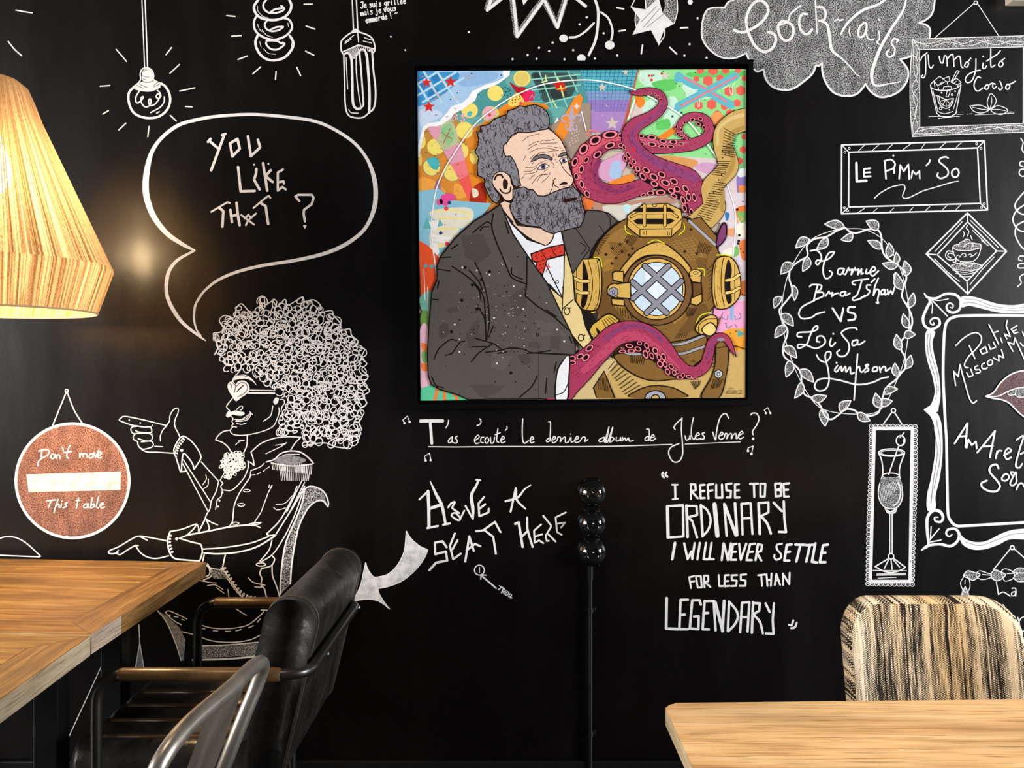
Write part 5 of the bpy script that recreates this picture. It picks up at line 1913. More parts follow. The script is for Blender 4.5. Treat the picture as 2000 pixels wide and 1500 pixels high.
chalk('painted_quotation', 'block of white hand-drawn capitals beside the three round sockets', """
@1280,900,4.167
s17 62,95 55,115 70,135 / 90,95 82,112 98,130
l17 160,195 163,310
l13 135,195 183,195 / 140,313 185,308
l17 290,190 290,310 / 285,192 325,192 328,238 295,248 345,305 / 400,195 365,198 368,305 402,302 / 368,248 398,245 / 470,190 425,195 432,308 / 428,248 465,240 / 495,195 495,300 545,300 542,193 / 620,185 575,190 578,240 615,245 612,298 580,298 / 680,190 648,192 648,300 685,298 / 650,243 680,240 / 770,188 835,186 / 802,190 805,295
L17 855,188 895,188 890,290 855,290
l17 975,185 980,290 1022,285 1020,240 985,238 1022,225 1022,185 975,185 / 1088,183 1042,188 1048,292 1086,290 / 1045,238 1080,236
L19 95,370 225,362 228,615 100,625
l24 98,375 105,620
l22 253,365 262,620 / 840,345 850,595
l18 250,368 335,368 340,440 265,460 300,490 340,625 / 838,345 920,338 920,420 850,455
l20 370,360 385,615
s18 370,362 420,400 450,480 430,560 385,612
l35 482,355 505,610
l19 560,350 580,610
l26 565,360 655,605
l22 648,345 665,605
l18 710,600 700,350 775,345 790,595 / 705,470 780,465
s20 860,450 910,510 940,592
l19 962,340 1030,410 / 1045,330 1050,470 1063,580 1005,578
l22 160,668 137,800
l18 235,672 262,800 292,738 300,800 320,670 / 362,668 342,802 / 412,668 392,800 427,802 / 457,668 438,800 475,800
l18 555,672 540,808 / 560,680 590,808 615,672 / 660,675 632,680 612,805 658,805 / 622,742 655,740 / 682,675 695,805 740,675 / 810,675 770,680 742,808 785,808 / 758,742 795,740 / 815,808 835,677 870,687 860,735 825,745 862,812
s15 1030,675 990,685 990,720 1022,760 1020,790 985,805 968,785 970,765
l20 1110,680 1070,685 1050,812 1090,812 / 1060,745 1095,740 / 1140,682 1220,684 / 1180,687 1147,820 / 1228,687 1285,684 / 1257,690 1228,820 / 1302,672 1274,822 1315,828 / 1405,682 1365,687 1338,826 1385,825 / 1350,750 1385,747
l15 318,938 275,948 290,1035 / 283,985 318,980 / 400,1030 395,935 430,935 430,980 402,985 448,1028 / 515,930 520,1020 555,1020 / 600,930 565,932 562,1022 605,1018 / 565,980 595,978 / 665,930 620,932 622,972 662,975 658,1018 618,1020 / 740,925 695,928 695,968 735,975 733,1018 685,1018 / 835,932 895,925 / 862,930 868,1018 / 905,925 912,1018 / 945,918 940,1018 / 908,972 942,968 / 972,1012 985,920 1015,1010 / 978,975 1005,972 / 1040,1010 1038,918 1090,1005 1093,912
L15 330,940 370,938 378,1030 345,1032
l22 92,1118 88,1365 185,1370
l20 265,1130 205,1132 195,1370 265,1370 / 200,1255 240,1252 / 370,1170 360,1135 300,1135 280,1365 350,1370 352,1265 315,1268 / 465,1140 400,1142 385,1370 435,1372 / 390,1240 430,1238 / 475,1140 490,1380 / 600,1145 590,1385 / 795,1150 785,1400
l24 487,1148 548,1385 / 560,1140 545,1385
s19 605,1150 660,1220 670,1280 640,1340 592,1388
l19 690,1395 705,1155 765,1150 750,1390 / 695,1275 755,1272 / 797,1158 850,1160 845,1220 790,1255 / 897,1160 930,1230 / 965,1160 955,1300 962,1408 900,1405
s19 800,1255 850,1310 875,1405
s17 1088,1335 1110,1335 1122,1300 / 1105,1362 1135,1355 1150,1318
""")
# ---- the picture on the canvas (layer upon layer of flat paint) ----
paint('canvas', None, """
@1130,120,5.714
m #8fdc8c
f 600,80 1900,80 1900,1400 1400,1200 900,1100 450,800
m #c6ead0
F 1000,400 1100,420 1130,640 1060,740 960,700 950,520
F 560,780 640,560 800,420 900,470 860,620 760,700
F 1160,270 1330,260 1400,330 1380,390 1230,400 1190,340
F 680,110 900,100 930,200 800,280 690,230
m #62c862
F 820,240 1050,200 1080,300 930,330
F 880,680 1000,640 1020,740 880,760
F 1250,120 1880,110 1880,160 1300,180
m #d9c8c0
F 560,640 640,420 720,560 640,700
y7 60 3 760,640,130,120
z5 970,160,55 715,205,25
m #f0862a
F 640,380 715,390 740,470 680,520 630,450
F 545,540 585,560 570,610 530,600
f 870,850 1060,725 1120,770 940,890
m #ef6152
n6 1360,95,48 1500,95,62 1640,95,48 1780,95,40 1445,215,62 1315,195,38 1580,190,46 1680,335,58 1810,325,58 1340,490,52 1485,480,60 1630,500,46 1770,465,46 1850,190,34 1835,985,42 1850,840,36 1690,580,50 1560,700,52 1550,590,48 1800,1110,40
m #f09a5a
F 1480,600 1560,560 1620,620 1560,700 1480,680
m #62b7c6
l88 1115,170 1700,485 / 1115,500 1750,165
l70 1115,150 1100,200 / 1100,530 1130,480
m #e57b84
l20 1180,180 1420,305 / 1490,350 1650,450 / 1140,500 1770,165
m #f4f4ee
l6 1145,235 1195,275 1205,400 / 1205,300 1330,320 / 1610,300 1680,265 1695,360 1715,370 1720,270 1750,235 / 1325,440 1335,505 1350,500 1350,420 1480,400
m #1d6f74
d14 1048,613 1150,572
m #cf2a1c
d13 788,160 820,160 815,205 928,135
d16 815,207
m #15181c
d6 675,120 675,140 840,155 945,115 1090,245 1130,275 1410,430 1730,540 1300,125 860,455 810,540
y5 40 9 830,640,110,120
@1130,120,5.714
m #55b0c0
f -60,80 668,80 590,420 520,560 80,560 -40,300
m #7d9cc4
f -10,330 610,330 570,520 70,540
m #9678bd
f 45,430 585,430 480,800 120,800
m #a984c0
f 90,560 545,560 480,800 120,800
m #2a5f80
h5 15 -50,85 660,85 -50,330 612,330
h5 6 -60,130 -60,320 655,130 610,320
m #6a6fae
h4 15 -50,330 612,330 0,560 545,560
h4 5 -30,360 0,520 605,360 560,520
m #cfc0b2
z5 375,690,78 265,290,52 525,122,42
m #c65a4a
F 450,800 480,760 660,90 672,95 500,790
m #3b4652
d6 150,115 320,215 410,200 390,215 420,215 110,270 50,380
m #1b4f8a
d9 295,405 45,375
m #e8e4ea
d5 310,490 120,545 270,600 130,530 90,580 320,500 210,375
y4 26 5 110,560,60,40
@800,120,5.882
m #4c9697
f 1130,80 1960,80 2060,520 1990,700 1700,900 1500,560 1000,640 480,720 560,560 760,360
m #66aaa4
F 1200,120 1500,110 1460,260 1200,300 1100,230
F 1540,560 1750,520 1900,640 1640,720
F 560,600 720,640 860,620 800,720 520,690
m #3c5350
F 1400,140 1620,130 1900,150 1900,320 1820,420 1560,470 1480,330
m #2c3a3a
F 1420,150 1500,140 1540,190 1470,240
F 1500,250 1600,280 1590,340 1500,330
F 1620,330 1780,330 1800,420 1660,430
m #8fd0bb
l15 1380,210 1960,150 / 1400,330 1960,270 / 1560,480 1950,390 / 1490,120 1640,520 / 1660,110 1810,520 / 1820,110 1930,350
m #dfe58e
l14 1560,160 1570,230 / 1640,440 1690,530 / 1700,190 1740,260 / 1520,240 1580,220
m #cc2420
F 1660,240 1760,230 1790,330 1720,340 1670,290
m #e3d25a
l16 1735,280 1770,400
l12 1690,320 1800,300
m #b01c24
F 1150,240 1240,290 1330,300 1330,380 1280,420 1220,350
m #e6235c
F 1310,370 1400,330 1440,400 1380,480 1310,440
@800,120,5.882
m #d98a36
f 80,1070 100,860 170,780 480,680 760,760 1000,600 1560,480 1600,900 1600,1700 80,1700
m #bf8a3c
F 100,1060 140,860 240,760 420,900 420,1060 250,1120
F 480,690 560,690 640,900 600,1000 540,880
m #e88a26
F 700,1000 760,820 900,680 1130,480 1500,480 1560,560 1000,720 880,760 760,1120 640,1140
F 640,1140 880,1180 900,1700 700,1700
m #f2a648
F 110,1340 300,1380 430,1560 120,1560
F 520,1400 660,1480 640,1560 520,1560
m #f3d064
F 1130,470 1230,360 1310,440 1290,480 1180,520
m #efdc70
e 985,365,92,90 690,562,95,88 630,790,98,98 300,980,98,95 255,1212,98,98 490,1275,98,98 605,1030,70,90 1290,195,98,92 140,920,45,80 740,1095,48,85 120,1130,20,70
m #dbc768
e 930,605,100,92 1290,195,80,78
m #e5a9b4
F 880,520 960,540 1000,600 900,680 840,600
y16 18 2 560,640,80,60
m #1d1b20
h3 1 10,10 10,10 11,11 11,11
d7 1065,310 1100,300 1130,315 1080,345 1110,350 1140,345 1090,385 1125,395 1160,370 1170,410 1200,395 1230,410 1260,400 1180,445 1215,440 1250,435 1180,475 1215,470 1240,375 1270,425 1150,330 1060,390
m #4db6bd
F 200,1120 300,1100 340,1150 320,1240 260,1230 220,1180
F 660,600 690,570 720,590 690,640
m #3a9aa6
c4 255,1212,100,100 490,1275,100,100
m #b9bf94
f 200,760 490,655 580,930 390,1030
m #8cc28a
F 370,760 470,720 510,880 440,960 380,880
m #de9cb2
F 210,760 300,720 360,780 300,900
f 390,1030 580,930 640,1130 470,1180
m #ee7c84
f 470,1180 640,1130 680,1300 570,1360
m #f05c55
f 570,1360 680,1300 760,1640 680,1600
m #c81f2e
l8 390,835 485,888 / 470,770 388,940
m #e0485c
d20 920,615 1280,480
m #9b7faa
F 300,1400 330,1360 360,1500 300,1560 260,1560
m #b3311a
F 740,1440 860,1400 870,1700 720,1720 690,1560
m #eee0c8
F 720,1460 780,1480 790,1540 730,1560
m #74c0c8
l6 1380,425 1410,385 1430,430 1450,375 1480,430 1510,360 1515,465
l9 1365,458 1480,462 1525,455
@800,120,5.882
m #f2f2f4
f 60,1100 60,700 100,600 1050,80 1160,80 1148,160 1090,205 1010,262 920,300 830,330 780,372 755,450 690,490 600,560 510,600 480,650 380,722 310,745 220,748 172,795 160,870 130,1000 112,1100
m #a2c6e6
f 60,1010 60,80 1064,80 1080,185 1000,232 870,268 720,340 680,410 600,480 480,518 430,590 330,692 220,708 150,755 128,850 100,950
m #8db4de
F 600,130 1000,130 960,220 700,290 560,260
m #c3d4ec
F 110,560 300,560 380,620 250,690 130,740
m #3c90c8
F 80,120 180,100 330,120 560,130 520,260 330,420 150,500 85,480
m #2a7ab8
F 100,200 180,140 180,300 120,360
F 220,350 300,300 340,380 240,440
F 250,160 320,130 380,220 300,260
m #b4d8f0
l24 80,265 330,115 / 85,395 530,125 / 150,470 620,190 / 90,250 220,460 / 165,120 370,470 / 310,110 560,480
m #cfa86e
l5 120,190 220,140 / 310,130 420,300 / 270,330 340,420 / 230,460 420,360 / 640,175 710,180 / 665,145 680,205 / 490,430 570,425 / 515,385 530,450 / 260,260 330,400
m #d22a22
z5 193,243,64 470,235,72 220,520,72
m #1b2030
d8 712,138 1050,158 550,362 470,437
m #efe6ea
F 1700,640 1710,700 1690,760 1660,720
@800,120,5.882
m #a18c7c
f 1590,740 1680,700 1980,480 2080,480 2080,1100 1850,1120 1700,860
m #ef8b2c
f 1660,820 1730,700 1890,420 1960,370 1995,420 1960,540 1760,920
m #b9a6b4
F 1865,510 1890,600 1870,690 1845,690 1835,600
s22 1840,660 1820,620 1770,620 1745,650 1770,690 1790,690 / 1890,660 1910,620 1960,620 1975,650 1950,690
s20 1850,720 1840,780 1800,770 1800,730 / 1870,720 1880,780 1920,780 1920,740
F 1855,720 1875,720 1862,840
l16 1825,705 1895,705
m #e8d8d4
z4 1920,515,42
d6 1850,790 1875,770 1900,790 1925,780 1870,830 1895,820 1920,810 1945,800 1860,880 1890,860 1915,850 1940,840 1840,930 1870,910 1900,890 1930,880 1850,960 1880,940 1910,920 1940,910
@1090,150,5.263
m #d9c6c4
f 960,800 1640,840 1960,1000 1960,1500 1560,1500 1300,1100
m #d89a5a
F 1000,830 1150,810 1420,860 1400,930 1250,930
m #cf9fc0
F 1400,930 1500,880 1620,900 1640,960 1540,1000
m #8a74b4
F 1840,1010 1960,1020 1960,1250 1860,1280
m #eb8a48
F 1860,1120 1960,1140 1960,1240 1880,1230
m #dfe8e4
F 1830,960 1940,940 1940,1010 1860,1030
m #d8a0c4
F 380,1000 420,900 520,840 690,780 700,900 560,1080
m #a7c4e2
F 530,1020 560,880 640,880 640,1040
m #ec8a34
F 520,1090 680,1020 780,1000 760,1080 600,1110
m #b58b76
F 330,1240 700,1280 1100,1230 1200,1300 860,1300 700,1420 420,1400
m #d6d0c4
F 460,1330 740,1320 860,1300 740,1440 640,1480 560,1460
m #bfe0e0
F 660,1330 740,1320 720,1440
m #e9762e
F 240,1260 320,1220 370,1290 300,1390
m #f07a70
s14 360,620 300,580 340,550 420,570 / 150,880 100,880 90,960 160,1100 230,1240 300,1290
@1090,380,5.128
m #d9ccd2
f 1640,-20 1920,-20 1920,1500 1560,1500
m #e87a3a
F 1820,480 1920,460 1920,650 1840,640
F 1830,880 1900,870 1900,1000 1820,1000
F 1780,140 1880,110 1880,190 1800,230
m #78b862
F 1800,180 1880,180 1880,260 1830,280
F 1740,540 1800,520 1810,600 1750,620
m #f3ead8
F 1660,560 1760,540 1740,660 1640,660
F 1780,300 1880,300 1880,420 1800,420
m #e8a070
F 1690,350 1780,340 1760,420 1690,400
m #2f7ab0
F 1675,180 1715,190 1705,250 1680,255
m #f2a4cc
f 1560,1090 1920,1060 1920,1330 1560,1400
m #8fb0d4
l40 1740,1120 1740,1240
m #6f86a0
s10 1650,1180 1640,1230 1690,1250 1700,1210 / 1770,1210 1780,1250 1830,1230 1820,1190 / 1680,1300 1700,1340 1740,1310 / 1770,1300 1790,1330
m #f2a235
f 1600,1400 1720,1340 1920,1340 1920,1560 1560,1560
m #57a8a8
f 1795,1350 1875,1395 1800,1430
m #ef9a52
l10 1790,180 1800,290 / 1820,210 1850,250 1815,260 / 1785,245 1800,280
m #15130f
d14 1795,150 1815,408 1810,465 1805,490
d7 1850,70 1830,545 1855,580 1845,1000 1865,1010 1680,1290 1780,1370 1730,1390
@800,380,3.4884
m #88c2d8
f 40,-20 200,-40 300,40 560,60 420,240 200,440 60,330
m #e6e2d2
F 150,110 400,90 430,170 350,230 180,180
F 160,220 330,210 300,330 150,360
m #f1e58a
l12 160,115 290,105 410,125 400,165 200,160 / 190,235 330,230 / 170,350 260,335 180,360
m #f2f0ee
F 110,190 190,180 180,240 110,230
F 135,350 180,330 200,400 140,410
l14 150,280 290,300 160,310 280,330 / 90,430 200,420 230,400
m #62b4b8
f 190,220 205,165 230,210
f 90,230 120,150 150,240
m #e8562c
f 60,310 130,350 200,430 190,520 150,720 80,720
m #e26a3a
F 150,1050 100,1000 90,1100 130,1160
m #6fb0a0
F 70,700 150,660 150,800 90,800
m #6a9a4a
e 105,850,32,62
m #e8b8cc
F 70,930 130,920 140,1300 80,1340
m #ee7e3c
F 80,1010 130,1030 130,1080 90,1060
F 80,1150 130,1160 130,1200 90,1200
m #72a860
F 85,1070 125,1080 125,1140 90,1140
m #5cc79a
f 60,1420 80,1320 160,1290 260,1330 400,1360 420,1430
m #ee7e3c
l22 170,1410 190,1320 / 240,1410 235,1320 / 330,1410 300,1350
m #ea4f9a
d22 205,50 235,20 255,40 265,10 245,55 290,20 225,45
m #e8445c
d15 250,95 255,335
m #1b3a70
d12 270,55 212,262
m #55a6b0
d14 110,485 150,490 180,492
m #f4f0ee
l5 98,510 105,720 / 123,630 126,790
@0,0,1
m #f6f6f4
s2.4 853,545 850,517 844,472 843,432 851,375 864,340 882,308 924,247 966,211 1011,184 1065,164 1140,156 1196,163 1242,176 1288,199 1331,225 1366,262 1402,313 1427,380 1435,409 1437,440 1431,505 1424,560
l2 1136,218 1145,256 / 1240,194 1227,232
m #20202a
y1.0 70 21 870,300,60,110
y0.8 60 22 1390,290,60,80
""")
paint('painted_tentacles', 'magenta octopus arms with pink suckers', """
@1090,150,5.263
m #17070d
s9 830,690,166 1000,715,156 1200,715,142 1400,690,128 1530,620,118 1552,520,108 1500,430,98 1385,405,92 1285,450,82 1245,540,66 1290,610,54 1370,650,34
m #a8405f
s9 830,690,152 1000,715,142 1200,715,128 1400,690,114 1530,620,104 1552,520,94 1500,430,84 1385,405,78 1285,450,68 1245,540,52 1290,610,40 1370,650,20
m #c4566f
s5 840,660,70 1000,680,70 1250,690,40 1340,670,10
m #17070d
j8 36 40 60 4 860,740 1000,760 1200,760 1400,720 1540,620 1570,520 1510,430 1390,390
r 855,610,32,24,0 965,622,50,28,8 1080,662,44,26,15 1185,670,46,26,5 1265,690,34,19,5 860,692,32,27,0 965,695,52,26,10 1065,715,37,21,0 1158,718,42,21,0
r 1380,440,33,21,-10 1465,432,29,19,20 1445,487,31,19,30 1500,520,18,27,-20 1215,515,18,29,10 1270,545,18,29,-20 1228,585,17,20,0 1272,615,24,17,20 1315,600,18,15,0 1340,640,20,12,20 1300,470,24,18,-40
m #17070d
s9 720,640,120 640,660,160 520,660,176 380,730,216 285,850,246 265,980,250 320,1110,236 450,1190,216 600,1205,196 760,1165,176 900,1110,156 1020,1060,116
m #a63c5e
s9 720,640,106 640,660,146 520,660,162 380,730,202 285,850,232 265,980,236 320,1110,222 450,1190,202 600,1205,182 760,1165,162 900,1110,142 1020,1060,102
m #d9586c
s9 620,630,60 480,640,90 330,730,110 225,860,100 190,980,80 230,1090,60 300,1190,40
m #8d3560
s9 420,860,50 380,980,60 430,1100,60 600,1180,50 780,1130,40
m #17070d
j9 44 66 95 7 650,700 480,720 380,820 330,960 370,1090 500,1180 650,1200 860,1120
r 535,595,82,42,-8 382,652,67,47,-30 262,745,64,44,-60 172,875,54,32,-70 240,950,50,28,-80 187,1025,25,42,-10 243,1105,27,47,-15 300,1205,30,48,-30 535,705,58,34,-20 405,800,54,34,-35 290,855,42,26,-60 640,605,25,30,0 645,705,32,25,0
m #17070d
s9 728,140,10 775,168,40 850,160,82 950,150,86 1040,185,96 1080,270,100 1035,350,112 930,425,128 800,495,158 740,590,178 760,700,186 840,820,206 980,930,240 1150,1010,276 1320,1090,306 1400,1200,230 1420,1330,180 1400,1440,130
m #a53c60
s9 740,146,2 775,168,26 850,160,68 950,150,72 1040,185,82 1080,270,86 1035,350,98 930,425,114 800,495,144 740,590,164 760,700,172 840,820,192 980,930,226 1150,1010,262 1320,1090,292 1400,1200,216 1420,1330,166 1400,1440,116
m #8f4272
s9 1075,280,30 1020,380,34 860,480,44 760,580,50 790,700,60 960,850,80 1200,960,90 1400,1040,90
m #c44a64
s9 700,760,40 780,880,60 900,990,80 1050,1080,100 1200,1160,90 1320,1280,60
m #d8283a
f 755,735 790,725 795,770 765,775
m #17070d
j8 36 30 40 11 800,150 960,140 1070,200 1090,290 1010,390 840,470
j9 46 96 120 12 730,560 760,700 880,820 1050,910 1250,1000 1420,1090 1450,1250
F 800,990 950,1060 1140,1180 1250,1200 1330,1260 1300,1300 1200,1230 1050,1170 980,1130 860,1060
r 850,186,16,9,0 885,178,18,10,0 945,170,26,11,0 1000,185,20,13,30 1032,208,13,22,-20 1058,236,12,22,-20
r 678,725,18,36,-25 720,805,20,42,-30 690,840,20,37,-20 780,870,20,36,-40 745,910,22,42,-35 820,945,24,36,-35 795,980,20,26,-35 905,960,48,30,30 870,1025,28,50,-35 985,1030,54,34,35 1065,1005,48,32,30 990,1100,44,30,30 1105,1090,54,34,25 1190,1075,50,34,35 1165,1170,42,28,30 1225,1155,42,32,30 1310,1150,30,47,-35 1055,1190,54,32,0 950,1195,42,26,0 875,1215,32,20,-20 1190,1225,42,24,30 1285,1270,26,52,-20 1340,1235,26,52,-15 1400,1240,24,50,-15 1300,1350,24,47,-15 1370,1390,24,42,-10 1440,1385,24,44,-15 1335,1435,24,15,20
""", parent='canvas')
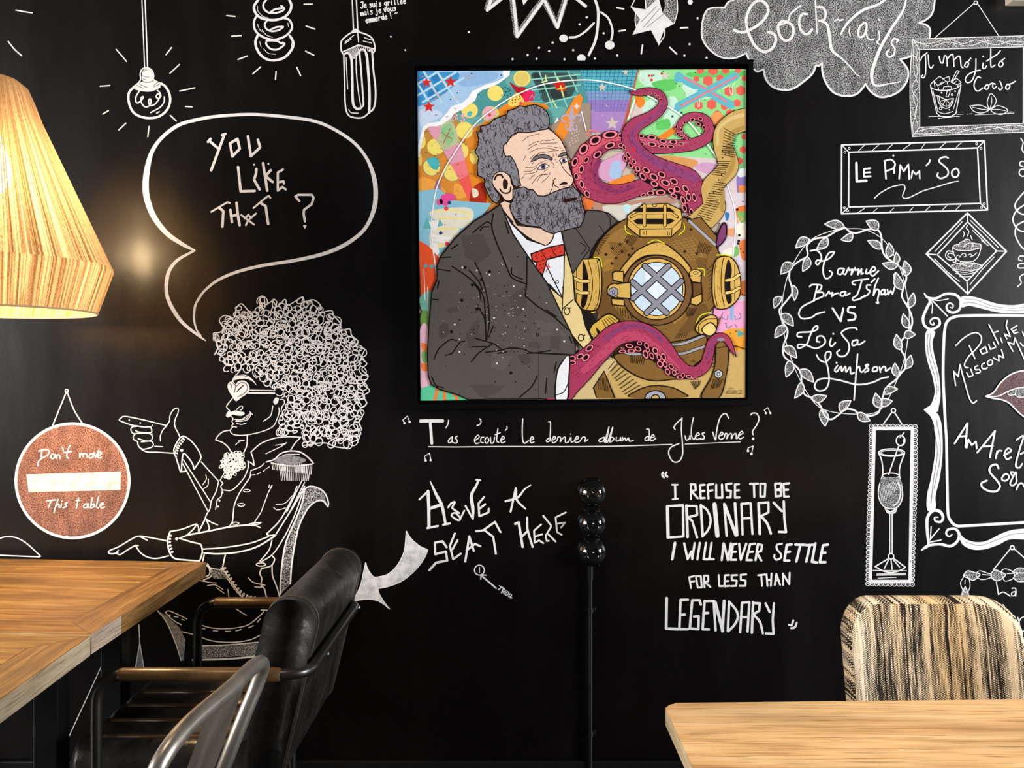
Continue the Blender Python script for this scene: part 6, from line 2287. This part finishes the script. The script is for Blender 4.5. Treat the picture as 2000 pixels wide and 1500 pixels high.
paint('painted_diving_helmet', 'brass diving helmet with barred round windows and a ribbed hose', """
@1090,150,5.263
m #1a100c
s9 1980,430,236 1840,465,240 1710,560,206 1690,700,196 1735,830,214 1750,930,214 1670,1030,206 1580,1130,216 1590,1240,226 1600,1350,246 1500,1460,256 1400,1540,246
m #c8a55e
s9 1980,430,222 1840,465,226 1710,560,192 1690,700,182 1735,830,200 1750,930,200 1670,1030,192 1580,1130,202 1590,1240,212 1600,1350,232 1500,1460,242 1400,1540,232
m #b08c48
s9 1900,520,40 1790,590,60 1760,720,60 1800,850,50 1760,980,50 1680,1090,50 1690,1250,50 1690,1370,40
m #d8bc7c
s9 1900,390,40 1760,440,40 1650,540,30 1640,700,30
m #2a1a10
h7 9 1710,530 1690,780 1830,600 1820,780
h7 6 1690,690 1680,800 1810,690 1830,830
h7 8 1630,870 1580,1000 1770,870 1700,1020
h7 9 1620,1080 1520,1270 1730,1100 1640,1280
h7 9 1530,1270 1420,1440 1660,1300 1560,1480
d9 1690,760 1720,800 1690,830 1760,770 1800,770 1555,1200 1600,1190 1680,1010 1720,980 1650,1060
@1090,380,5.128
m #17070d
F 1560,470 1640,290 1690,300 1690,420 1640,500 1580,530
m #7d3c6c
F 1580,470 1650,305 1678,320 1676,420 1630,490 1585,515
m #c9a864
f 380,1980 420,1840 500,1700 600,1560 1000,1520 1660,1560 1900,1560 1900,2060 380,2060
m #33302e
f 220,1120 460,1140 480,1330 300,1420 240,1260
m #1a100c
e 985,800,676,632
m #84602e
F 420,1180 700,1330 1500,1300 1640,1200 1560,1420 1480,1560 1200,1640 700,1640 560,1560 420,1420
m #1a100c
m #84602e
e 985,800,664,620
m #6f4e26
F 340,1000 420,900 600,1180 800,1330 1000,1380 800,1400 560,1330 400,1180
F 1350,1130 1480,1100 1500,1260 1350,1370 1200,1390 1290,1260
m #9a7238
F 500,440 640,340 700,440 560,640 440,700 400,620
m #a88548
h4 9 1130,480 1260,660 1330,430 1480,640
h4 8 1110,500 1350,420 1290,680 1480,600
m #c9983e
x7 22 540,1000 700,1060 640,1150 560,1120
x7 22 1100,1180 1260,1220 1180,1290 1080,1270
x6 20 420,660 560,640 560,740 460,780
m #5e4220
x7 22 500,480 640,470 700,580 560,620
x7 22 1380,640 1500,640 1500,760 1400,740
m #3a2614
d16 545,540 580,635 710,605 745,540 620,500 690,470 640,570 480,600 540,690 1390,590 1270,570 1330,350
h7 7 700,400 800,430 660,470 730,520
h7 8 440,430 380,540 510,400 410,600
h7 9 1420,470 1540,520 1390,570 1500,600
h7 7 600,1120 740,1180 600,1200 760,1260
h7 8 1290,1130 1390,1140 1290,1220 1350,1210
h7 6 1200,1400 1290,1390 1170,1440 1280,1430
h6 8 1490,760 1540,1000 1540,700 1500,1060
m #1a100c
l46 1310,250 1570,490
f 1300,250 1430,220 1600,420 1590,500 1560,510
m #84602e
f 1330,255 1425,230 1585,420 1575,480
m #a9a9b2
l26 1315,265 1570,500
m #1a100c
f 690,205 855,92 1095,84 1232,148 1250,232 1235,335 1138,430 815,430 684,325
m #d8ae57
f 698,250 820,350 1140,345 1240,250 1228,330 1132,420 822,420 696,320
f 700,212 860,100 1090,93 1225,155 1240,235 1140,340 825,346 700,245
m #1a100c
f 755,172 800,130 1115,130 1175,175
f 750,262 800,240 1130,240 1172,262 1110,297 792,297
l9 820,348 820,420 / 1140,342 1135,420 / 820,348 1140,342
l40 865,105 865,310 / 1070,115 1070,310
l30 730,225 800,185 1130,180 1195,225
m #d8ae57
l26 865,108 865,308 / 1070,118 1070,308
l18 735,222 805,186 1128,182 1190,222
m #1a100c
c7 965,108,24,12
l6 860,370 860,400 / 885,365 885,405 / 1095,365 1100,410 / 1115,375 1118,405
F 605,780 690,655 795,550 950,480 1065,485 1210,585 1310,695 1345,780 1300,815 1200,690 1100,630 980,610 850,630 745,710 660,820
m #d6ad58
F 620,775 700,665 800,562 955,490 1060,495 1200,595 1300,705 1332,775 1300,798 1205,676 1105,618 980,598 848,618 738,698 655,805
m #5a3a18
j6 40 36 30 31 640,770 760,630 900,540 1020,520 1160,580 1300,740
m #1a100c
e 990,958,358,356
m #7a5630
e 990,958,346,344
m #1a100c
e 985,945,296,316
m #dcb35e
e 985,945,284,304
m #1a100c
e 988,945,266,272
m #cddfee
e 988,945,256,262
m #e3eef6
F 870,760 980,720 1090,740 1000,830 900,900
F 900,960 980,870 1080,960 980,1060
m #1a100c
l66 868,716 1236,1046 / 745,876 1088,1186 / 1106,716 750,1040 / 1236,866 886,1186
m #8f8f9b
l46 868,716 1236,1046 / 745,876 1088,1186
l46 1106,716 750,1040 / 1236,866 886,1186
m #1a100c
f 540,775 575,760 660,765 660,890 545,865
f 525,1035 665,1045 668,1120 540,1110
m #d6ad58
f 552,790 580,772 650,776 650,876 556,852
f 538,1048 655,1056 656,1108 550,1098
m #1a100c
f 600,885 730,870 730,1050 600,1040
e 565,962,80,78
m #d8b05a
f 600,900 722,885 722,1036 600,1026
e 565,962,68,66
m #1a100c
n6 555,975,56
m #9a9aa8
n6 555,975,46
m #1a100c
c6 555,978,14,16
e 1375,792,68,44
f 1308,800 1440,800 1436,888 1340,880
f 1340,875 1438,880 1448,995 1345,1040
f 1325,1035 1448,985 1448,1075 1392,1118 1320,1098
m #d8b05a
e 1375,790,57,34
f 1320,820 1428,820 1424,878 1348,868
f 1338,1042 1436,1000 1436,1068 1390,1106 1334,1088
m #6b4a24
f 1352,888 1428,892 1436,988 1356,1022
m #1a100c
c6 1378,785,22,14
F 120,820 175,715 240,640 405,642 440,780 442,950 420,1105 375,1165 255,1160 160,1065 122,950
m #d8ae57
F 134,822 184,724 246,652 398,654 428,782 430,950 408,1098 368,1152 260,1148 172,1058 136,948
m #1a100c
F 250,665 290,760 305,900 292,1050 258,1135 228,1100 246,950 244,800
s8 300,660 335,780 345,930 320,1080 285,1150 / 390,660 412,790 415,950 395,1090 365,1150
l8 185,740 185,1050
l40 145,828 220,868 305,868 / 140,948 220,985 300,985
m #ecc870
l26 145,828 220,868 305,868 / 140,948 220,985 300,985
m #3a2614
j6 34 18 20 41 365,680 385,900 350,1130
m #1a100c
F 1540,800 1560,680 1612,622 1715,614 1790,685 1825,790 1836,930 1810,1045 1705,1140 1585,1142 1540,1000
m #d8ae57
F 1552,802 1571,690 1618,634 1710,626 1780,694 1813,794 1824,928 1800,1038 1700,1128 1590,1130 1552,998
m #1a100c
F 1705,650 1672,780 1668,960 1700,1090 1740,1060 1726,900 1740,750
s8 1655,640 1635,780 1635,960 1665,1120 / 1585,660 1565,800 1568,980 1595,1120
l8 1770,700 1770,1060
l40 1685,860 1750,850 1815,805 / 1685,985 1750,975 1815,935
m #ecc870
l26 1685,860 1750,850 1815,805 / 1685,985 1750,975 1815,935
m #3a2614
j6 34 22 18 42 1605,660 1600,900 1630,1110
m #d9d02e
s12 670,310 680,370 730,400 / 1260,290 1265,350 1210,405 / 900,485 980,455 1065,490 / 360,630 420,640 440,720 / 1400,740 1460,750 1465,810 / 240,1175 300,1185 370,1175 / 1385,1280 1430,1210 1520,1180 / 1590,605 1680,605 1740,620
@1080,560,5
m #d2bb84
f 120,1100 300,900 560,690 640,720 500,900 440,1100
m #1a100c
F 590,690 640,645 760,650 900,650 1100,550 1300,512 1480,460 1515,580 1490,690 1390,770 1290,890 1150,912 1000,925 850,892 690,800
m #84602e
F 604,690 645,658 760,662 900,662 1102,562 1300,524 1475,474 1500,580 1478,684 1380,760 1280,878 1150,900 1000,913 854,880 700,790
m #1a100c
s34 1130,565 1250,560 1370,520 1490,470 / 1150,660 1280,650 1400,610 1510,575 / 690,640 780,660 880,655
m #a9a9b2
s22 1130,565 1250,560 1370,520 1490,470 / 1150,660 1280,650 1400,610 1510,575 / 690,640 780,660 880,655
m #1a100c
F 1590,520 1710,535 1722,650 1700,850 1630,1080 1440,1082 1540,880 1582,720
f 388,985 500,815 612,1085 420,1085
F 758,1080 815,1012 920,970 1020,960 1150,975 1258,1022 1292,1080
m #84602e
F 1602,530 1700,545 1710,650 1688,850 1618,1080 1456,1080 1552,885 1594,720
f 402,985 498,835 594,1085 432,1085
F 772,1080 825,1022 922,982 1020,972 1148,987 1248,1032 1276,1080
m #1a100c
e 1000,1085,108,76
m #a9a9b2
e 1000,1085,96,64
m #1a100c
e 1000,1090,44,42
m #c9a864
e 1000,1090,34,30
m #2a1a10
h7 9 600,730 850,960 540,800 700,1050
h7 8 760,670 900,680 760,740 880,760
h7 6 1350,930 1440,920 1390,1000 1430,960
h7 8 1580,560 1560,780 1602,560 1590,780
h6 7 440,880 520,900 440,1000 540,1020
h6 8 1570,900 1660,900 1540,1000 1620,980
s8 1600,600 1760,575 1880,610
m #1a100c
n6 1617,852,48
m #c2c4cc
n6 1617,852,38
m #1a100c
c7 1617,854,15,17
F 1385,420 1420,340 1500,280 1570,270 1612,320 1600,430 1560,480 1440,470
m #d8ae57
F 1398,418 1430,350 1505,292 1566,282 1600,322 1590,425 1550,468 1448,458
m #1a100c
s8 1420,440 1430,370 1500,320 1590,310
F 1450,410 1530,345 1590,380 1595,440 1540,485 1480,470
m #efd080
F 1462,412 1530,358 1580,388 1584,436 1540,473 1488,460
m #1a100c
F 328,462 370,380 430,330 540,258 640,310 640,350 520,450 400,560 370,560 380,500
m #d9b24c
F 342,458 380,385 430,345 540,272 628,318 626,345 512,440 400,545 385,540 392,490
m #1a100c
F 425,400 470,450 475,480 440,465 425,430
h7 5 480,330 560,290 520,400 620,340
c6 412,478,12,20
m #2a1a10
l4 1690,1035 1715,1010 1712,1045 1690,1035 / 1735,1012 1735,1045 1760,1040 1755,1015 1735,1012 / 1770,1045 1770,1012 1792,1020 1775,1030 1795,1045 / 1805,1015 1825,1012 / 1805,1030 1822,1028 / 1805,1045 1825,1043 / 1832,1015 1845,1012 1832,1045 1848,1045 / 1720,1000 1725,990 / 1740,998 1742,985 / 1755,1000 1760,990
""", parent='canvas')
paint('painted_man', 'grey bearded man in a dark suit with a red bow tie', """
@1090,380,5.128
m #1a1412
f 10,350 200,325 285,150 400,155 505,180 610,270 525,335 405,455 338,565 318,650 250,650 150,800 60,600
f 235,1150 325,1170 380,1260 350,1300 300,1400
m #57514d
f 20,358 205,335 292,162 400,167 500,192 590,268 518,325 395,447 326,560 306,640 248,636 148,782 72,600
m #1a1412
l9 180,345 320,545 240,650 / 480,185 520,240 525,330
s8 410,310 440,350 460,390 / 220,480 280,530 230,600
@800,380,3.4884
m #1a1412
f 612,55 645,35 700,55 705,145 735,205 805,215 1000,240 1040,240 1060,345 1120,560 1135,720 1175,785 1250,985 1200,1072 1080,930 925,620 790,420 690,270 632,130
m #eccbb3
f 618,62 645,45 692,62 700,150 730,212 800,222 900,232 990,250 960,330 930,350 820,300 720,222 640,130 622,90
m #eceff4
f 636,110 690,200 800,310 930,352 960,332 1000,248 1028,250 1050,345 1056,400 1052,560 1042,705 960,612 920,592 800,415 700,270
m #1a1412
s8 640,115 720,218 820,300 925,348 / 935,345 970,310 990,250 / 640,110 680,160 705,188
m #e7d090
f 1060,385 1108,545 1122,722 1168,792 1195,900 1238,990 1196,1058 1090,930 1040,830 932,612 1044,705 1054,560
m #1a1412
l8 1054,340 1052,560 1042,705 / 925,470 1040,700 / 932,612 1042,705 1038,830 / 1040,780 1115,715 / 1100,950 1190,1060
c7 1072,795,19,24 1168,975,19,22
l7 1085,780 1098,772 / 1180,962 1195,958
c6 1006,595,9,10
f 822,402 905,372 935,358 1055,334 1062,415 940,446 908,555 852,505 862,468 832,455
m #d53f30
f 832,408 905,382 935,368 1048,344 1052,406 935,436 904,540 862,500 872,460 842,448
m #7a1812
l7 895,380 930,440 / 965,365 1000,420 / 870,460 930,440
d5 860,420 880,410 870,435 900,420 920,400 950,385 980,400 1010,370 1030,390 1020,360 890,480 900,500 885,510 960,420 990,375
m #d53040
l6 950,465 930,525 / 925,490 955,495
m #1a1412
f 615,60 560,100 428,182 305,292 208,415 182,488 182,578 147,658 142,712 127,900 117,1080 122,1233 144,1297 206,1333 326,1368 396,1400 1010,1394 1008,1212 1046,1136 1090,1102 1133,1096 1133,1020 1098,926 1048,826 938,596 808,414 708,266 648,126 628,74
m #58534f
f 616,74 562,112 433,192 312,302 217,422 191,490 191,582 156,662 151,712 136,900 126,1080 131,1230 151,1290 211,1325 331,1360 399,1392 1000,1386 1000,1210 1040,1130 1085,1094 1124,1088 1124,1022 1090,930 1040,832 930,602 800,420 700,272 640,132 626,86
m #45403d
x4.5 13 350,280 500,265 560,400 470,470 380,430
x4.5 13 690,690 790,620 800,760 740,840 680,740
x4.5 13 380,950 470,830 480,1000 400,1050
x4.5 13 400,1290 640,1300 600,1350 500,1392
x4.5 13 250,780 340,760 330,800 270,810
x4.5 13 960,930 1040,900 1020,1060 960,1050
x4.5 13 820,1000 900,1010 880,1050 800,1040
m #6a6562
x4 13 560,1080 700,1100 640,1200 560,1180
x4 13 620,380 720,520 740,600 680,560
x4 13 850,850 1000,880 1060,960 900,960
m #4c4744
F 740,1100 800,1090 830,1130 780,1160
F 200,900 260,880 260,960 210,980
m #14100e
s10 570,130 560,220 590,320 640,440 680,540 695,565 / 695,565 740,590 795,608
l10 800,425 797,608 788,692 / 788,692 870,760 980,830 1080,920
s9 480,245 500,222 540,220 / 290,490 380,550 450,610 500,690 515,800 520,990 / 445,460 490,560 520,660 540,780 540,900 525,990 / 405,515 470,590 495,650 / 440,610 475,660 487,725 / 470,770 505,830 515,880 / 215,430 280,425 / 195,510 275,520 / 160,715 195,716 / 200,590 190,640
s9 165,1125 200,1050 275,990 320,995 / 245,1095 290,1080 340,1010 375,1000 / 450,980 520,1000 580,1020 620,1050 / 425,1038 520,1035 / 420,1140 470,1080 560,1020 / 520,1075 620,1060 690,1045 780,1055 840,1078 1000,1085 1120,1092 / 800,1082 860,1078 960,1062 / 750,1380 830,1310 870,1235 / 935,1250 925,1355 / 985,1210 1000,1140 / 150,1240 180,1300 230,1315 / 600,1082 660,1072 / 570,895 540,970 / 930,785 1000,832 / 695,500 700,545 770,578 / 650,185 675,265 / 285,370 330,340 / 1090,970 1105,1010
s9 430,260 520,190 555,200
y5 100 51 640,900,330,330
d12 378,497 545,525 490,580 428,615 460,780 355,720 285,935 690,1215 870,955
m #dfdcd8
y4 60 52 620,820,330,330
d7 360,497 458,517 545,545 710,625 755,690 775,780 308,885 1005,920 575,840 595,1150 340,1072 1053,1000
@900,190,5.556
m #1a0e08
f 440,500 500,430 620,372 830,362 945,332 1018,384 1090,455 1142,556 1162,660 1182,760 1212,838 1232,900 1200,970 1232,1010 1000,1120 880,1120 660,1010 600,800
m #edccb5
f 450,500 505,440 620,380 830,370 943,342 1010,390 1082,462 1132,560 1152,660 1172,760 1202,842 1222,900 1190,962 1222,1006 1000,1110 880,1110 680,1010 620,960 600,800 480,620
m #1a0e08
s9 1080,690 1105,760 1150,815 1200,862
s10 1030,878 1003,905 1018,955 1060,980 / 1110,970 1160,978 1205,950
F 1068,958 1080,938 1112,920 1152,924 1152,946 1100,950
s8 1003,918 990,990 945,1070 915,1085
s6 490,515 540,440 620,385
m #3a1c10
s6 670,475 740,425 855,395 / 740,525 800,490 850,478 / 865,490 890,465 940,472 1020,455 / 725,570 800,520 900,500 1045,495 / 740,600 830,560 900,550 960,555 1060,575 / 790,650 860,605 950,590 1060,575 / 940,530 990,530 / 1010,540 1090,552 / 680,685 705,635 / 700,765 800,755 850,718 920,685 / 690,805 760,800 830,760 / 690,835 790,820 830,800 / 660,890 690,850 / 745,890 800,840 / 770,940 850,850 940,840 / 880,925 940,870 970,820 / 830,910 870,850 930,830 / 980,700 1010,730 1008,765 / 1005,650 1000,610 / 1040,635 1033,605 / 1020,680 1035,675 / 1035,705 1050,705 / 750,670 800,620 / 775,725 790,705 / 900,810 940,780 / 1090,580 1125,575
m #f4f4f4
F 833,780 870,738 910,725 957,746 900,778
F 1070,695 1095,665 1140,662 1152,690 1112,712
m #5d4a68
e 893,750,27,29 1117,688,21,24
m #14090a
e 893,750,12,14 1117,688,10,12
s8 830,784 868,736 912,722 960,746 / 840,782 900,780 955,750 / 1066,692 1095,662 1145,660 / 1075,698 1112,714 1150,695
F 758,700 795,645 840,622 905,616 955,632 998,662 984,686 920,668 862,664 805,690
F 1054,645 1088,604 1142,596 1150,624 1085,648
m #6d6b72
F 768,692 800,652 842,632 903,626 952,641 986,664 978,676 920,659 860,655 802,680
F 1064,638 1092,613 1140,606 1143,617 1084,639
m #1a0e08
f 165,365 212,372 205,310 300,290 355,232 500,178 505,140 590,118 640,85 700,100 740,85 800,72 880,102 940,155 965,220 965,300 945,350 860,362 790,380 720,388 620,383 556,418 508,488 468,525 464,590 492,636 545,632 590,700 630,800 640,900 660,960 600,980 562,955 532,855 470,820 405,820 358,865 350,950 388,1015 430,1056 430,1115 390,1160 335,1128 292,1055 250,965 250,888 175,850 172,740 190,655 148,592 180,520 188,455
m #838189
f 180,374 220,384 222,322 304,302 362,244 506,190 518,152 594,130 642,97 702,112 742,97 800,84 876,113 930,162 953,222 953,298 937,341 858,352 788,369 718,378 618,373 549,408 500,480 458,520 454,592 484,646 540,644 580,704 618,802 628,902 642,950 604,968 572,948 542,848 474,808 400,808 346,860 338,950 378,1022 418,1062 418,1110 388,1146 344,1118 302,1050 262,960 262,880 190,842 184,742 202,655 162,592 192,522 200,452
m #1a0e08
u6 230 61 36 180,374 304,302 362,244 506,190 594,130 700,105 800,84 876,113 953,222 937,341 788,369 618,373 500,480 458,520 454,592 484,646 540,644 618,802 640,940 572,948 474,808 400,808 346,860 338,950 418,1062 388,1140 302,1050 262,880 190,842 202,655 162,592 200,452
s9 345,940 350,865 400,812 470,812 532,862 548,935
f 338,940 342,862 398,806 472,804 538,856 556,930 580,980 575,1085 545,1130 478,1124 432,1066 384,1014
m #edccb5
F 350,940 354,868 404,818 470,818 528,864 544,935 568,985 562,1078 538,1116 482,1110 442,1056 394,1006
m #2a1008
s20 365,895 390,850 435,840 455,868
F 470,885 500,900 512,930 500,992 465,992 455,930
s16 425,995 450,1030 500,1042 535,1020 542,975
m #1a0e08
f 560,995 640,975 685,965 742,998 785,998 838,1060 890,1068 960,1048 1020,1018 1100,988 1170,976 1228,966 1302,1045 1322,1140 1352,1230 1342,1326 1298,1410 1200,1432 1080,1462 1000,1485 928,1464 848,1412 738,1402 655,1382 580,1318 540,1244 526,1180 560,1100
m #827f87
f 572,1005 642,987 684,978 740,1010 780,1010 832,1072 890,1080 962,1060 1022,1030 1102,1000 1172,988 1222,978 1290,1050 1310,1140 1340,1230 1330,1320 1290,1400 1200,1420 1080,1450 1000,1472 932,1452 852,1400 740,1390 660,1370 590,1310 551,1240 540,1180 572,1100
m #1a0e08
u6 280 62 40 575,1010 684,985 740,1015 832,1075 890,1085 1022,1040 1172,995 1222,985 1290,1050 1340,1230 1330,1320 1290,1395 1080,1445 1000,1465 852,1395 660,1365 590,1305 545,1180
m #2a0c06
F 1112,1106 1180,1094 1256,1088 1258,1112 1180,1132 1120,1142
""", parent='canvas')
paint('painted_tentacles', 'magenta octopus arm reaching out of a white cuff', """
@1080,560,5
m #17070d
s9 60,960,380 140,900,330 260,800,290 420,650,240 600,480,226 780,440,222 950,490,204 1080,600,180 1180,725,150 1290,815,130 1400,830,120 1490,760,118 1525,640,104 1555,540,94 1630,490,90 1700,520,76 1745,600,54 1790,685,8
m #a83a5c
s9 60,960,364 140,900,314 260,800,274 420,650,224 600,480,210 780,440,206 950,490,188 1080,600,164 1180,725,134 1290,815,114 1400,830,104 1490,760,102 1525,640,88 1555,540,78 1630,490,74 1700,520,60 1745,600,38 1780,665,6
m #c04868
s9 300,820,60 480,660,80 640,520,90 800,480,90 960,560,80 1100,680,60 1220,800,40
m #8a4070
s9 500,520,30 640,420,40 800,380,40 960,430,40 1060,520,36
s9 1510,700,30 1540,580,34 1600,500,30
m #17070d
j9 44 150 150 71 200,880 430,650 640,460 820,430 1000,520 1140,660 1300,830
j8 30 34 55 72 1300,830 1420,830 1520,700 1560,540 1680,500
F 620,640 720,550 850,530 960,590 1060,680 1160,790 1260,880 1400,905 1240,900 1120,850 1000,740 900,690 820,620 700,650
r 355,600,47,30,-40 265,680,42,28,-30 320,692,47,32,-45 190,700,37,28,0 190,742,40,22,0 680,632,40,18,0 680,598,18,10,0 745,578,42,22,10 765,628,42,20,0 830,608,37,24,20 845,552,26,20,20 905,660,28,47,-20 915,575,24,36,-25 928,620,20,22,0 1000,625,28,42,-25 965,675,22,38,-25 1035,690,22,36,-20 1080,685,24,44,-20 1045,755,28,38,-25 1095,757,24,38,-20 1155,780,24,36,-30 1120,830,26,36,-25 1185,840,22,30,-20 1215,830,20,26,0 1240,885,34,22,10 1270,865,20,26,0 1330,880,36,18,15 1385,900,27,12,10
m #8d8d98
e 1640,516,36,16
@800,380,3.4884
m #58534f
f 880,1090 1000,1092 1088,1094 1050,1130 1006,1212 1000,1388 880,1388
m #14100e
s9 935,1250 925,1355 / 985,1210 1000,1140
l9 880,1080 1000,1087 1092,1092
m #1a1412
F 1092,1096 1036,1136 998,1216 992,1400 1078,1400 1090,1250
m #eef0f2
F 1084,1104 1044,1142 1008,1220 1002,1400 1068,1396 1080,1250
m #1a1412
s7 1000,1365 1050,1345 1078,1290
""", parent='canvas')
